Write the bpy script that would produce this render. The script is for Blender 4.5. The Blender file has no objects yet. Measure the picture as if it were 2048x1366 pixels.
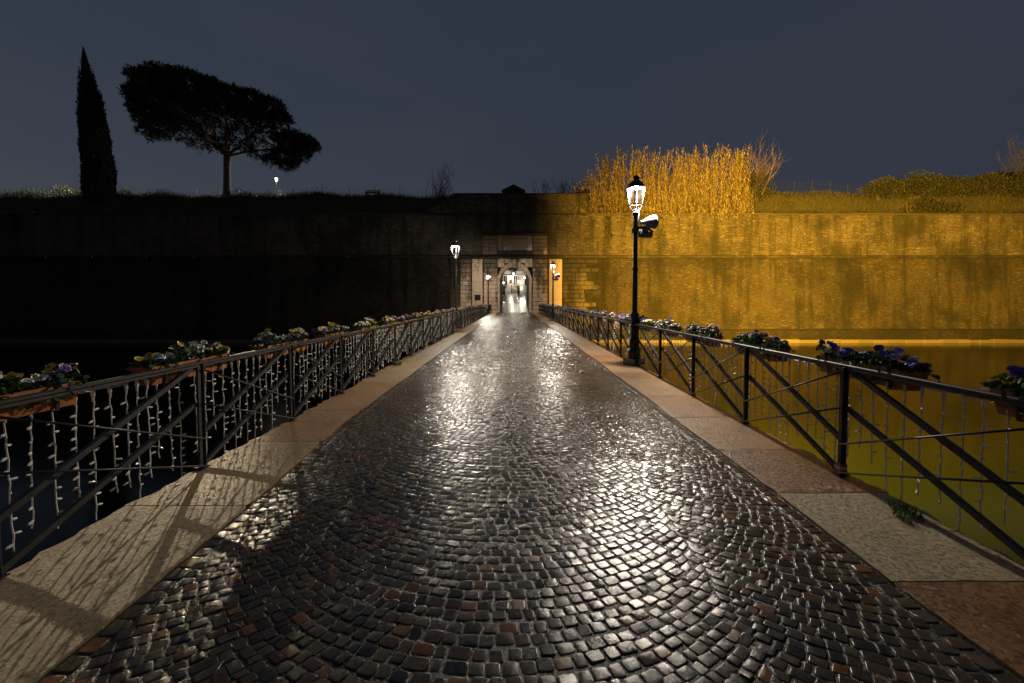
import bpy, math, random
import numpy as np
from mathutils import Vector, Matrix

R = math.radians
rnd = random.Random(7)
rng = np.random.default_rng(11)
sc = bpy.context.scene
COL = sc.collection

# ------------------------------------------------------------------ camera
cam_d = bpy.data.cameras.new("camera")
cam = bpy.data.objects.new("camera", cam_d)
COL.objects.link(cam)
cam.location = (0, 0, 1.6)
PITCH = 2.5
cam.rotation_euler = (R(90 - PITCH), 0, 0)
cam_d.sensor_width = 36
cam_d.lens = 16.0
cam_d.shift_x = -6 / 2048
cam_d.shift_y = -(83 - 910 * math.tan(R(PITCH))) / 2048
cam_d.clip_end = 2000
cam_d.clip_start = 0.05
sc.camera = cam

# ------------------------------------------------------------------ night sky
world = bpy.data.worlds.new("World")
sc.world = world
world.use_nodes = True
wn = world.node_tree.nodes
wl = world.node_tree.links
wn.clear()
w_out = wn.new("ShaderNodeOutputWorld")
w_add = wn.new("ShaderNodeAddShader")
sky = wn.new("ShaderNodeTexSky")
sky.sky_type = 'NISHITA'
sky.sun_disc = False
sky.sun_elevation = R(-2.5)
sky.sun_rotation = R(-60)
w_b1 = wn.new("ShaderNodeBackground")
w_b1.inputs['Strength'].default_value = 0.065
wl.new(sky.outputs[0], w_b1.inputs['Color'])
w_co = wn.new("ShaderNodeTexCoord"); w_nz = wn.new("ShaderNodeTexNoise")     # thin uneven night cloud
w_nz.inputs['Scale'].default_value = 1.6; w_nz.inputs['Detail'].default_value = 5
w_mp = wn.new("ShaderNodeMapping"); w_mp.inputs['Scale'].default_value = (1, 1, 2.6)
wl.new(w_co.outputs['Generated'], w_mp.inputs['Vector']); wl.new(w_mp.outputs[0], w_nz.inputs['Vector'])
w_rp = wn.new("ShaderNodeValToRGB")
w_rp.color_ramp.elements[0].position = 0.3; w_rp.color_ramp.elements[0].color = (0.0200, 0.0285, 0.0470, 1)
w_rp.color_ramp.elements[1].position = 0.7; w_rp.color_ramp.elements[1].color = (0.0275, 0.0340, 0.0510, 1)
wl.new(w_nz.outputs['Fac'], w_rp.inputs[0])
w_b2 = wn.new("ShaderNodeBackground")          # even urban glow on the night haze
wl.new(w_rp.outputs[0], w_b2.inputs['Color'])
w_b2.inputs['Strength'].default_value = 1.0
wl.new(w_b1.outputs[0], w_add.inputs[0])
wl.new(w_b2.outputs[0], w_add.inputs[1])
wl.new(w_add.outputs[0], w_out.inputs['Surface'])

sun_d = bpy.data.lights.new("moonlight", 'SUN')
sun_d.energy = 0.006
sun_d.angle = R(15)
sun_d.color = (0.7, 0.8, 1.0)
sun = bpy.data.objects.new("moonlight", sun_d)
COL.objects.link(sun)
sun.rotation_euler = (R(40), 0, R(60))

sc.view_settings.view_transform = 'Standard'
sc.view_settings.look = 'None'
sc.view_settings.exposure = 0.0
sc.view_settings.gamma = 1.0
sc.render.engine = 'CYCLES'
sc.cycles.use_denoising = True
sc.cycles.max_bounces = 6
sc.cycles.diffuse_bounces = 2
sc.cycles.glossy_bounces = 3
sc.cycles.transmission_bounces = 3
sc.cycles.transparent_max_bounces = 8
sc.cycles.sample_clamp_indirect = 3.0
sc.cycles.sample_clamp_direct = 0.0
sc.cycles.caustics_reflective = False
sc.cycles.caustics_refractive = False

LAMP_W = 1750.0
WHITE = (1.0, 0.885, 0.735)
SODIUM = (1.0, 0.56, 0.045)

# ------------------------------------------------------------------ helpers
CT, ST = math.cos(R(PITCH)), math.sin(R(PITCH))
def W(px, py, d):
    """world point at depth d that was measured at (px, py) in the photograph."""
    u = (px - 1030) / 910; v = (py - 600) / 910 - ST/CT
    k = d / (CT - v*ST)
    return Vector((u*k, d, 1.6 + (-ST - v*CT)*k))

def tag(o, label=None, cat=None, group=None, kind=None):
    if label: o['label'] = label
    if cat: o['category'] = cat
    if group: o['group'] = group
    if kind: o['kind'] = kind
    return o

def empty(name, loc=(0, 0, 0), rz=0, parent=None):
    o = bpy.data.objects.new(name, None)
    COL.objects.link(o)
    o.location = loc
    o.rotation_euler = (0, 0, rz)
    o.parent = parent
    return o

def link(name, me, parent=None, loc=None, rot=None, scale=None):
    o = bpy.data.objects.new(name, me)
    COL.objects.link(o)
    o.parent = parent
    if loc is not None: o.location = loc
    if rot is not None: o.rotation_euler = rot
    if scale is not None: o.scale = scale
    return o

def np_mesh(name, V, F, mat, smooth=False):
    """V (n,3) array, F (m,k) array of faces with k corners each (or list of such arrays)."""
    me = bpy.data.meshes.new(name)
    Fs = F if isinstance(F, list) else [F]
    V = np.asarray(V, dtype=np.float32)
    me.vertices.add(len(V))
    me.vertices.foreach_set('co', V.ravel())
    idx = np.concatenate([f.ravel() for f in Fs]).astype(np.int32)
    tot = np.concatenate([np.full(len(f), f.shape[1], np.int32) for f in Fs])
    st = np.concatenate([[0], np.cumsum(tot)[:-1]]).astype(np.int32)
    me.loops.add(len(idx))
    me.loops.foreach_set('vertex_index', idx)
    me.polygons.add(len(tot))
    me.polygons.foreach_set('loop_start', st)
    me.polygons.foreach_set('loop_total', tot)
    if smooth:
        me.polygons.foreach_set('use_smooth', np.ones(len(tot), dtype=bool))
    me.update(calc_edges=True)
    if mat is not None: me.materials.append(mat)
    return me

class MB:
    def __init__(s):
        s.v = []; s.f = []
    def quad(s, a, b, c, d):
        n = len(s.v); s.v += [tuple(a), tuple(b), tuple(c), tuple(d)]; s.f.append((n, n+1, n+2, n+3)); return s
    def tri(s, a, b, c):
        n = len(s.v); s.v += [tuple(a), tuple(b), tuple(c)]; s.f.append((n, n+1, n+2)); return s
    def box(s, x0, x1, y0, y1, z0, z1, bev=0.0):
        n = len(s.v)
        if bev <= 0:
            s.v += [(x0,y0,z0),(x1,y0,z0),(x1,y1,z0),(x0,y1,z0),(x0,y0,z1),(x1,y0,z1),(x1,y1,z1),(x0,y1,z1)]
            for q in ((0,3,2,1),(4,5,6,7),(0,1,5,4),(1,2,6,5),(2,3,7,6),(3,0,4,7)):
                s.f.append(tuple(n+i for i in q))
            return s
        b = bev
        xs = (x0, x1); ys = (y0, y1); zs = (z0, z1)
        idx = {}
        for i in (0,1):
            for j in (0,1):
                for k in (0,1):
                    sx = 1 if i == 0 else -1; sy = 1 if j == 0 else -1; sz = 1 if k == 0 else -1
                    idx[(i,j,k,'x')] = len(s.v); s.v.append((xs[i], ys[j]+sy*b, zs[k]+sz*b))
                    idx[(i,j,k,'y')] = len(s.v); s.v.append((xs[i]+sx*b, ys[j], zs[k]+sz*b))
                    idx[(i,j,k,'z')] = len(s.v); s.v.append((xs[i]+sx*b, ys[j]+sy*b, zs[k]))
        g = lambda *a: idx[a]
        F = []
        for i in (0,1):
            q = [g(i,0,0,'x'), g(i,1,0,'x'), g(i,1,1,'x'), g(i,0,1,'x')]; F.append(q if i else q[::-1])
            q = [g(0,i,0,'y'), g(1,i,0,'y'), g(1,i,1,'y'), g(0,i,1,'y')]; F.append(q if not i else q[::-1])
            q = [g(0,0,i,'z'), g(1,0,i,'z'), g(1,1,i,'z'), g(0,1,i,'z')]; F.append(q if i else q[::-1])
        for i in (0,1):
            for j in (0,1):
                F.append([g(i,j,0,'x'), g(i,j,1,'x'), g(i,j,1,'y'), g(i,j,0,'y')])
                F.append([g(i,0,j,'x'), g(i,1,j,'x'), g(i,1,j,'z'), g(i,0,j,'z')])
                F.append([g(0,i,j,'y'), g(1,i,j,'y'), g(1,i,j,'z'), g(0,i,j,'z')])
        for i in (0,1):
            for j in (0,1):
                for k in (0,1):
                    F.append([g(i,j,k,'x'), g(i,j,k,'y'), g(i,j,k,'z')])
        s.f += [tuple(q) for q in F]
        return s
    def tube(s, pts, rad, n=6, cap=True, flat=1.0):
        pts = [Vector(p) for p in pts]
        if not hasattr(rad, '__len__'): rad = [rad]*len(pts)
        base = len(s.v)
        up = Vector((0,0,1))
        for i, p in enumerate(pts):
            d = (pts[min(i+1, len(pts)-1)] - pts[max(i-1, 0)])
            if d.length < 1e-9: d = Vector((0,0,1))
            d.normalize()
            a = d.cross(up if abs(d.z) < 0.9 else Vector((1,0,0))).normalized()
            b = d.cross(a)
            for k in range(n):
                t = 2*math.pi*k/n
                s.v.append(tuple(p + rad[i]*(math.cos(t)*a + flat*math.sin(t)*b)))
        for i in range(len(pts)-1):
            for k in range(n):
                k2 = (k+1) % n
                s.f.append((base+i*n+k, base+i*n+k2, base+(i+1)*n+k2, base+(i+1)*n+k))
        if cap:
            s.f.append(tuple(base+k for k in range(n))[::-1])
            s.f.append(tuple(base+(len(pts)-1)*n+k for k in range(n)))
        return s
    def lathe(s, prof, n=12, cx=0, cy=0, rot=0.0, M=None):
        base = len(s.v)
        for r, z in prof:
            for k in range(n):
                t = 2*math.pi*k/n + rot
                p = Vector((cx + r*math.cos(t), cy + r*math.sin(t), z))
                if M is not None: p = M @ p
                s.v.append(tuple(p))
        for i in range(len(prof)-1):
            for k in range(n):
                k2 = (k+1) % n
                s.f.append((base+i*n+k, base+i*n+k2, base+(i+1)*n+k2, base+(i+1)*n+k))
        if prof[0][0] > 1e-4: s.f.append(tuple(base+k for k in range(n))[::-1])
        if prof[-1][0] > 1e-4: s.f.append(tuple(base+(len(prof)-1)*n+k for k in range(n)))
        return s
    def bar(s, a, b, w, t, side=Vector((1,0,0))):
        """flat bar from a to b: thickness t along side, width w across."""
        a = Vector(a); b = Vector(b); d = (b-a).normalized()
        sd = (side - d*side.dot(d)).normalized(); u = d.cross(sd)
        n = len(s.v)
        for p in (a, b):
            for i, j in ((-1,-1),(1,-1),(1,1),(-1,1)):
                s.v.append(tuple(p + sd*(i*t/2) + u*(j*w/2)))
        for q in ((3,2,1,0),(4,5,6,7),(0,1,5,4),(1,2,6,5),(2,3,7,6),(3,0,4,7)):
            s.f.append(tuple(n+i for i in q))
        return s
    def mesh(s, name, mat, smooth=False):
        me = bpy.data.meshes.new(name)
        me.from_pydata(s.v, [], s.f)
        if smooth: me.polygons.foreach_set('use_smooth', [True]*len(me.polygons))
        me.materials.append(mat)
        me.update()
        return me
    def build(s, name, mat, parent=None, smooth=False, loc=None, rot=None):
        return link(name, s.mesh(name, mat, smooth), parent, loc, rot)

def smooth_angle(o, ang=40):
    me = o.data
    me.polygons.foreach_set('use_smooth', [True]*len(me.polygons))
    try: me.set_sharp_from_angle(angle=R(ang))
    except Exception: pass
    return o

def copy_tree(o, parent=None):
    c = o.copy(); COL.objects.link(c); c.parent = parent
    for ch in list(o.children):
        copy_tree(ch, c)
    return c

ORD = ("zeroth first second third fourth fifth sixth seventh eighth ninth tenth eleventh twelfth thirteenth fourteenth "
       "fifteenth sixteenth seventeenth eighteenth nineteenth").split()
def ordinal(n):
    if n < 20: return ORD[n]
    t = {2: 'twenty', 3: 'thirty', 4: 'forty'}[n//10]
    return (t[:-1] + 'ieth') if n % 10 == 0 else t + '-' + ORD[n % 10]

# ------------------------------------------------------------------ materials
class NT:
    def __init__(s, name):
        s.m = bpy.data.materials.new(name); s.m.use_nodes = True
        s.t = s.m.node_tree; s.n = s.t.nodes; s.l = s.t.links
        s.b = s.n['Principled BSDF']; s.out = s.n['Material Output']
        s._co = None
    def N(s, typ, **kw):
        n = s.n.new(typ)
        for k, v in kw.items(): setattr(n, k, v)
        return n
    def L(s, a, b): s.l.new(a, b)
    def co(s, kind='Object'):
        if s._co is None: s._co = s.N('ShaderNodeTexCoord')
        return s._co.outputs[kind]
    def mp(s, scale=(1,1,1), loc=(0,0,0), src=None):
        m = s.N('ShaderNodeMapping'); m.inputs['Scale'].default_value = scale; m.inputs['Location'].default_value = loc
        s.L(src or s.co(), m.inputs['Vector']); return m.outputs[0]
    def noise(s, scale, detail=4, rough=0.55, vec=None, dist=0.0):
        n = s.N('ShaderNodeTexNoise'); n.inputs['Scale'].default_value = scale; n.inputs['Detail'].default_value = detail
        n.inputs['Roughness'].default_value = rough; n.inputs['Distortion'].default_value = dist
        s.L(vec or s.co(), n.inputs['Vector']); return n.outputs['Fac']
    def ramp(s, fac, stops, interp='LINEAR'):
        r = s.N('ShaderNodeValToRGB'); r.color_ramp.interpolation = interp
        e = r.color_ramp.elements
        while len(e) < len(stops): e.new(0.5)
        for el, (p, c) in zip(e, stops):
            el.position = p; el.color = (c, c, c, 1) if not hasattr(c, '__len__') else (*c, 1)
        s.L(fac, r.inputs[0]); return r.outputs[0]
    def mix(s, fac, a, b, mode='MIX'):
        m = s.N('ShaderNodeMix', data_type='RGBA', blend_type=mode)
        if hasattr(fac, 'is_linked'): s.L(fac, m.inputs[0])
        else: m.inputs[0].default_value = fac
        for v, i in ((a, 6), (b, 7)):
            if hasattr(v, 'is_linked'): s.L(v, m.inputs[i])
            else: m.inputs[i].default_value = (*v, 1)
        return m.outputs[2]
    def math(s, op, a, b=0.0):
        m = s.N('ShaderNodeMath', operation=op)
        for v, i in ((a, 0), (b, 1)):
            if hasattr(v, 'is_linked'): s.L(v, m.inputs[i])
            else: m.inputs[i].default_value = v
        return m.outputs[0]
    def bump(s, h, strength=0.5, dist=0.01, prev=None):
        b = s.N('ShaderNodeBump'); b.inputs['Strength'].default_value = strength; b.inputs['Distance'].default_value = dist
        s.L(h, b.inputs['Height'])
        if prev is not None: s.L(prev, b.inputs['Normal'])
        return b.outputs[0]
    def set(s, color=None, rough=None, normal=None, **kw):
        for k, v in (('Base Color', color), ('Roughness', rough), ('Normal', normal)):
            if v is None: continue
            if hasattr(v, 'is_linked'): s.L(v, s.b.inputs[k])
            elif k == 'Base Color': s.b.inputs[k].default_value = (*v, 1)
            else: s.b.inputs[k].default_value = v
        for k, v in kw.items(): s.b.inputs[k.replace('_', ' ')].default_value = v
        return s.m

def m_plain(name, col, rough=0.5, var=0.25, scale=8.0, bump=0.15, bd=0.003, **kw):
    t = NT(name)
    f = t.noise(scale, 5)
    lo = tuple(c*(1-var) for c in col); hi = tuple(min(1, c*(1+var)) for c in col)
    c = t.mix(t.ramp(f, [(0.3, 0.0), (0.7, 1.0)]), lo, hi)
    return t.set(c, rough, t.bump(t.noise(scale*6, 4), bump, bd), **kw)

def m_leaf(name, cols, rough=0.55, trans=0.0):
    t = NT(name)
    g = t.N('ShaderNodeNewGeometry')
    c = t.ramp(g.outputs['Random Per Island'], [(i/(len(cols)-1), c) for i, c in enumerate(cols)])
    t.set(c, rough)
    if trans:
        tr = t.N('ShaderNodeBsdfTranslucent'); t.L(c, tr.inputs[0])
        mx = t.N('ShaderNodeMixShader'); mx.inputs[0].default_value = trans
        t.L(t.b.outputs[0], mx.inputs[1]); t.L(tr.outputs[0], mx.inputs[2]); t.L(mx.outputs[0], t.out.inputs[0])
    return t.m

def m_emit(name, col, strength):
    t = NT(name); e = t.N('ShaderNodeEmission'); e.inputs[0].default_value = (*col, 1); e.inputs[1].default_value = strength
    t.L(e.outputs[0], t.out.inputs[0]); return t.m

def m_pane(name):
    t = NT(name)
    tr = t.N('ShaderNodeBsdfTransparent'); gl = t.N('ShaderNodeBsdfGlossy'); gl.inputs['Roughness'].default_value = 0.08
    lw = t.N('ShaderNodeLayerWeight'); lw.inputs[0].default_value = 0.35
    mx = t.N('ShaderNodeMixShader'); t.L(t.math('MULTIPLY', lw.outputs['Fresnel'], 0.22), mx.inputs[0])
    t.L(tr.outputs[0], mx.inputs[1]); t.L(gl.outputs[0], mx.inputs[2]); t.L(mx.outputs[0], t.out.inputs[0])
    return t.m

def make_cobble_mat():
    t = NT('wet_porphyry_cobble')
    g = t.N('ShaderNodeNewGeometry'); oi = t.N('ShaderNodeObjectInfo')
    r = t.math('FRACT', t.math('ADD', g.outputs['Random Per Island'], t.math('MULTIPLY', oi.outputs['Random'], 7.13)))
    c = t.ramp(r, [(0.0, (.060,.042,.024)), (0.14, (.013,.013,.012)), (0.24, (.084,.054,.026)), (0.42, (.050,.039,.024)),
                   (0.56, (.102,.065,.031)), (0.74, (.125,.090,.050)), (0.86, (.062,.029,.014)), (0.94, (.240,.096,.025))], 'CONSTANT')
    pos = t.N('ShaderNodeNewGeometry').outputs['Position']
    n1 = t.noise(38, 5, 0.6, pos)
    c = t.mix(t.ramp(n1, [(0.35, 0.0), (0.7, 1.0)]), t.mix(0.45, c, (0,0,0)), t.mix(0.18, c, (.14,.11,.075)))
    n2 = t.noise(170, 4, 0.75, pos)
    n3 = t.noise(1.3, 3, 0.5, pos)
    rough = t.math('ADD', t.ramp(n3, [(0.35, 0.13), (0.68, 0.22)]), t.math('MULTIPLY', n1, 0.08))
    b = t.bump(n1, 0.30, 0.0035)
    b = t.bump(n2, 0.55, 0.0016, b)
    return t.set(c, rough, b, Specular_IOR_Level=0.65)

def make_mortar_mat():
    t = NT('wet_sand_mortar')
    n1 = t.noise(60, 5, 0.65); n2 = t.noise(300, 3, 0.7)
    c = t.mix(n1, (.016,.013,.008), (.046,.037,.023))
    b = t.bump(n2, 0.7, 0.003, t.bump(n1, 0.6, 0.008))
    return t.set(c, t.ramp(n1, [(0.3, .18), (0.7, .36)]), b, Specular_IOR_Level=0.5)

def make_slab_mat(name, base, dark, wet):
    t = NT(name)
    pos = t.N('ShaderNodeNewGeometry').outputs['Position']
    n1 = t.noise(2.3, 7, 0.7, pos, 0.1); n2 = t.noise(22, 6, 0.65, pos); n3 = t.noise(150, 4, 0.7, pos)
    mpd = t.N('ShaderNodeMapping'); mpd.inputs['Scale'].default_value = (6, 5, 1); t.L(pos, mpd.inputs['Vector'])
    n4 = t.noise(6.5, 9, 0.82, mpd.outputs[0], 0.1)
    c = t.mix(t.ramp(n1, [(0.3, 0.0), (0.7, 1.0)]), base, dark)
    c = t.mix(t.ramp(n2, [(0.42, 0.0), (0.75, 0.6)]), c, tuple(min(1, b*1.35) for b in base))
    pits = t.ramp(n4, [(0.52, 0.0), (0.68, 1.0)])
    c = t.mix(t.math('MULTIPLY', pits, 0.6), c, tuple(d*0.35 for d in dark))
    h = t.math('SUBTRACT', t.math('ADD', t.math('MULTIPLY', n2, 0.6), t.math('MULTIPLY', n3, 0.25)), t.math('MULTIPLY', pits, 0.8))
    b = t.bump(h, 0.9, 0.016)
    rough = t.ramp(n1, [(0.3, 0.62 - 0.40*wet), (0.75, 0.80 - 0.62*wet)])
    return t.set(c, rough, b, Specular_IOR_Level=0.5)

def make_wall_mat(name, c1, c2, dark, moss, plaster=0.35):
    """old brickwork: courses, flecks of broken brick, patches, streaks and moss."""
    t = NT(name)
    pos = t.N('ShaderNodeNewGeometry').outputs['Position']
    sep = t.N('ShaderNodeSeparateXYZ'); t.L(pos, sep.inputs[0])
    cmb = t.N('ShaderNodeCombineXYZ'); t.L(sep.outputs['X'], cmb.inputs['X']); t.L(sep.outputs['Z'], cmb.inputs['Y'])
    bk = t.N('ShaderNodeTexBrick'); t.L(cmb.outputs[0], bk.inputs['Vector'])
    bk.inputs['Scale'].default_value = 1.0; bk.inputs['Brick Width'].default_value = 0.30; bk.inputs['Row Height'].default_value = 0.105
    bk.inputs['Mortar Size'].default_value = 0.014; bk.inputs['Mortar Smooth'].default_value = 0.4; bk.inputs['Bias'].default_value = -0.1
    bk.inputs['Color1'].default_value = (*c1, 1); bk.inputs['Color2'].default_value = (*c2, 1)
    bk.inputs['Mortar'].default_value = (*tuple(x*0.42 for x in c1), 1)
    def nz(sx, sz, scale, det=5, r=0.6, dist=0.0):
        m = t.N('ShaderNodeMapping'); m.inputs['Scale'].default_value = (sx, 1, sz); t.L(pos, m.inputs['Vector'])
        return t.noise(scale, det, r, m.outputs[0], dist)
    big = nz(1, 1, 0.16, 6, 0.6, 0.3)
    mid = nz(1, 1, 0.75, 6, 0.65)
    fleck = nz(1.0, 4.4, 1.7, 4, 0.75)
    fleck2 = nz(1.0, 3.6, 2.9, 4, 0.75)
    streak = nz(1.0, 0.09, 0.9, 6, 0.65)
    c = bk.outputs['Color']
    c = t.mix(t.ramp(mid, [(0.35, 0.0), (0.65, 0.7)]), c, t.mix(0.5, c, tuple(min(1, x*1.7) for x in c1)))
    c = t.mix(t.ramp(fleck2, [(0.55, 0.0), (0.60, 0.85)]), c, tuple(x*0.22 for x in c1))
    c = t.mix(t.ramp(fleck, [(0.555, 0.0), (0.61, 0.85)]), c, tuple(min(1, x*2.4) for x in c1))
    c = t.mix(t.ramp(big, [(0.48, 0.0), (0.64, 0.70)]), c, dark)
    c = t.mix(t.ramp(streak, [(0.56, 0.0), (0.72, 0.5)]), c, tuple(x*0.8 for x in dark))
    c = t.mix(t.math('MULTIPLY', t.ramp(big, [(0.36, 1.0), (0.46, 0.0)]), plaster), c, tuple(min(1, x*1.5) for x in c1))
    c = t.mix(t.math('MULTIPLY', t.ramp(t.math('ADD', streak, t.math('MULTIPLY', big, .4)), [(0.66, 0.0), (0.80, 1.0)]), 0.6), c, moss)
    h = t.math('ADD', t.math('MULTIPLY', bk.outputs['Fac'], -0.4), t.math('ADD', t.math('MULTIPLY', fleck2, 1.2), t.math('MULTIPLY', fleck, 1.0)))
    b = t.bump(h, 1.0, 0.22)
    return t.set(c, 0.85, b, Specular_IOR_Level=0.25)

def make_ashlar_mat(name, base, dark, amount):
    t = NT(name)
    pos = t.N('ShaderNodeNewGeometry').outputs['Position']
    oi = t.N('ShaderNodeObjectInfo')
    m = t.N('ShaderNodeMapping'); m.inputs['Scale'].default_value = (1, 1, 0.35); t.L(pos, m.inputs['Vector'])
    st = t.noise(0.55, 6, 0.7, m.outputs[0], 0.3); sp = t.noise(5.5, 6, 0.75, pos); fine = t.noise(26, 4, 0.7, pos)
    c = t.mix(oi.outputs['Random'], tuple(x*0.82 for x in base), tuple(min(1, x*1.12) for x in base))
    sep = t.N('ShaderNodeSeparateXYZ'); t.L(pos, sep.inputs[0])
    hz = t.math('MULTIPLY', t.math('SUBTRACT', sep.outputs['Z'], 3.0), 0.030)      # soot and lichen grow denser high up the portal
    k = t.math('ADD', t.math('ADD', t.math('MULTIPLY', st, 0.62), t.math('MULTIPLY', sp, 0.38)), hz)
    c = t.mix(t.ramp(k, [(0.60 - amount, 0.0), (0.70 - amount, 0.92)]), c, dark)
    c = t.mix(t.ramp(sp, [(0.62, 0.0), (0.70, 0.8)]), c, tuple(x*1.4 for x in dark))
    b = t.bump(t.math('ADD', sp, t.math('MULTIPLY', fine, 0.4)), 0.6, 0.05)
    return t.set(c, 0.75, b, Specular_IOR_Level=0.3)

def make_water_mat():
    t = NT('murky_moat_water')
    m1 = t.mp((0.5, 1.4, 1)); n1 = t.noise(0.9, 3, 0.5, m1); n2 = t.noise(0.05, 2, 0.5)
    b = t.bump(n1, 0.28, 0.02)
    c = t.mix(n2, (.00030,.00046,.00012), (.00042,.00060,.00013))
    return t.set(c, 0.13, b, IOR=1.33, Specular_IOR_Level=0.25)

def make_grass_ground():
    t = NT('dry_grass_ground')
    n1 = t.noise(0.7, 6, 0.65); n2 = t.noise(6, 5, 0.7)
    c = t.mix(t.ramp(n1, [(0.35, 0.0), (0.65, 1.0)]), (.022,.020,.008), (.045,.038,.016))
    c = t.mix(t.ramp(n2, [(0.4, 0.0), (0.7, 0.7)]), c, (.017,.015,.007))
    return t.set(c, 0.9, t.bump(n2, 0.9, 0.12))

M_COB = make_cobble_mat()
M_MORT = make_mortar_mat()
M_SLABS = {
    'pale': make_slab_mat('pale_limestone_slab', (.46,.355,.20), (.29,.215,.11), 0.30),
    'yellow': make_slab_mat('yellowed_limestone_slab', (.38,.26,.115), (.23,.15,.062), 0.60),
    'orange': make_slab_mat('ochre_red_marble_slab', (.38,.20,.080), (.23,.115,.043), 0.85),
    'rough': make_slab_mat('worn_red_marble_slab', (.30,.140,.048), (.12,.058,.024), 0.95),
    'pink': make_slab_mat('pink_marble_slab', (.39,.235,.125), (.26,.150,.075), 0.75),
}
M_WALL = make_wall_mat('weathered_brickwork', (.058,.044,.029), (.039,.028,.0165), (.0105,.0085,.0052), (.014,.013,.0045))  # albedo kept under the upper brickwork's, partly imitating floodlight falloff towards the base
M_WALLU = make_wall_mat('upper_brickwork', (.110,.087,.062), (.084,.062,.041), (.024,.0195,.0115), (.025,.023,.008), 0.5)
M_CORD = make_ashlar_mat('cordon_stone', (.045,.036,.023), (.011,.009,.006), 0.06)
M_LIP = make_ashlar_mat('waterline_stone', (.09,.07,.046), (.02,.016,.010), 0.08)
M_PLINTH = make_wall_mat('dark_plinth_brick', (.030,.023,.015), (.020,.015,.009), (.007,.0055,.0035), (.010,.010,.004))  # darker tones of the wall brickwork for the whole plinth
M_COPE = make_ashlar_mat('coping_stone', (.13,.105,.072), (.03,.024,.015), 0.05)
M_ASH = make_ashlar_mat('rusticated_stone', (.50,.365,.245), (.040,.030,.018), 0.13)
M_ASHD = make_ashlar_mat('blackened_rusticated_stone', (.085,.064,.036), (.012,.010,.005), 0.16)
M_SMOOTH = make_ashlar_mat('smooth_portal_stone', (.54,.40,.27), (.085,.062,.036), 0.03)
M_TUN = m_plain('passage_plaster', (.42,.34,.25), 0.8, 0.3, 1.2, 0.4, 0.03)
M_WATER = make_water_mat()
M_GROUND = make_grass_ground()
M_IRON = m_plain('black_painted_iron', (.020,.021,.023), 0.38, 0.35, 14, 0.25, 0.002)
M_RAILI = m_plain('dark_grey_painted_iron', (.022,.022,.022), 0.5, 0.35, 18, 0.3, 0.002)
M_BRACK = m_plain('wrought_iron_bracket', (.012,.012,.013), 0.45, 0.3, 20)
M_TERRA = m_plain('terracotta_plastic', (.42,.145,.035), 0.42, 0.3, 12, 0.2, 0.002)
M_SOIL = m_plain('potting_soil', (.022,.016,.010), 0.95, 0.4, 40, 0.8, 0.01)
M_CABLE = m_plain('white_light_cable', (.86,.82,.74), 0.4, 0.08, 20)
M_FLOODP = m_plain('light_grey_enamel', (.20,.205,.21), 0.5, 0.12, 12, 0.05)
M_FLOODG = m_plain('dark_grey_bracket_steel', (.10,.10,.11), 0.45, 0.2, 12)
M_PANE = m_pane('lantern_glass')
M_LED = m_emit('lit_led_plate', (1.0, .95, .88), 60.0)
M_SOD = m_emit('sodium_lamp_glow', (1.0, .55, .10), 30.0)
M_STONEB = m_plain('stone_plinth', (.34,.25,.16), 0.6, 0.25, 9, 0.4, 0.006)
M_BRIDGE = make_ashlar_mat('bridge_masonry', (.25,.21,.15), (.05,.04,.025), 0.0)
M_BARK = m_plain('pine_bark', (.115,.082,.055), 0.9, 0.4, 5, 0.9, 0.04)
M_TWIG = m_plain('bare_twigs', (.085,.060,.034), 0.85, 0.3, 6)
M_TWIGD = m_plain('dark_bare_twigs', (.020,.016,.012), 0.85, 0.3, 6)
M_PINE = m_leaf('pine_needles', [(.010,.018,.009), (.015,.025,.011), (.022,.033,.014)], 0.95)
M_CYP = m_leaf('cypress_foliage', [(.009,.015,.008), (.014,.021,.010), (.020,.028,.013)], 0.95)
M_BUSH = m_leaf('shrub_leaves', [(.040,.055,.016), (.075,.090,.026), (.12,.13,.045)], 0.5, 0.25)
M_IVY = m_leaf('ivy_leaves', [(.004,.005,.0018), (.009,.009,.003), (.020,.017,.006)], 0.75, 0.15)
M_REED = m_leaf('dry_reed', [(.05,.032,.015), (.18,.13,.065), (.29,.225,.13)], 0.6, 0.2)
M_GRASSB = m_leaf('grass_blades', [(.020,.019,.007), (.045,.038,.014), (.085,.067,.030)], 0.65, 0.2)
M_GREENB = m_leaf('fresh_grass', [(.05,.10,.015), (.09,.16,.03), (.13,.20,.05)], 0.5, 0.2)
M_PLEAF = m_leaf('pansy_leaves', [(.020,.048,.012), (.040,.085,.022), (.070,.130,.035)], 0.38, 0.2)
M_PET = {
    'yellow': m_plain('yellow_pansy_petal', (.72,.46,.025), 0.5, 0.2, 60),
    'white': m_plain('white_pansy_petal', (.70,.68,.56), 0.5, 0.12, 60),
    'purple': m_plain('purple_pansy_petal', (.13,.03,.26), 0.5, 0.35, 60),
    'blue': m_plain('blue_violet_pansy_petal', (.10,.07,.50), 0.5, 0.3, 60),
    'lilac': m_plain('lilac_pansy_petal', (.42,.34,.62), 0.5, 0.2, 60),
    'wine': m_plain('wine_red_pansy_petal', (.20,.02,.10), 0.5, 0.3, 60),
}
M_EYE = m_plain('pansy_eye', (.03,.012,.03), 0.6)

# ================================================================== SETTING
# ---- moat water
water = np_mesh('moat_water', [(-160,-70,-3.7),(160,-70,-3.7),(160,60,-3.7),(-160,60,-3.7)], np.array([[0,1,2,3]]), M_WATER)
tag(link('water', water), kind='structure')

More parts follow.
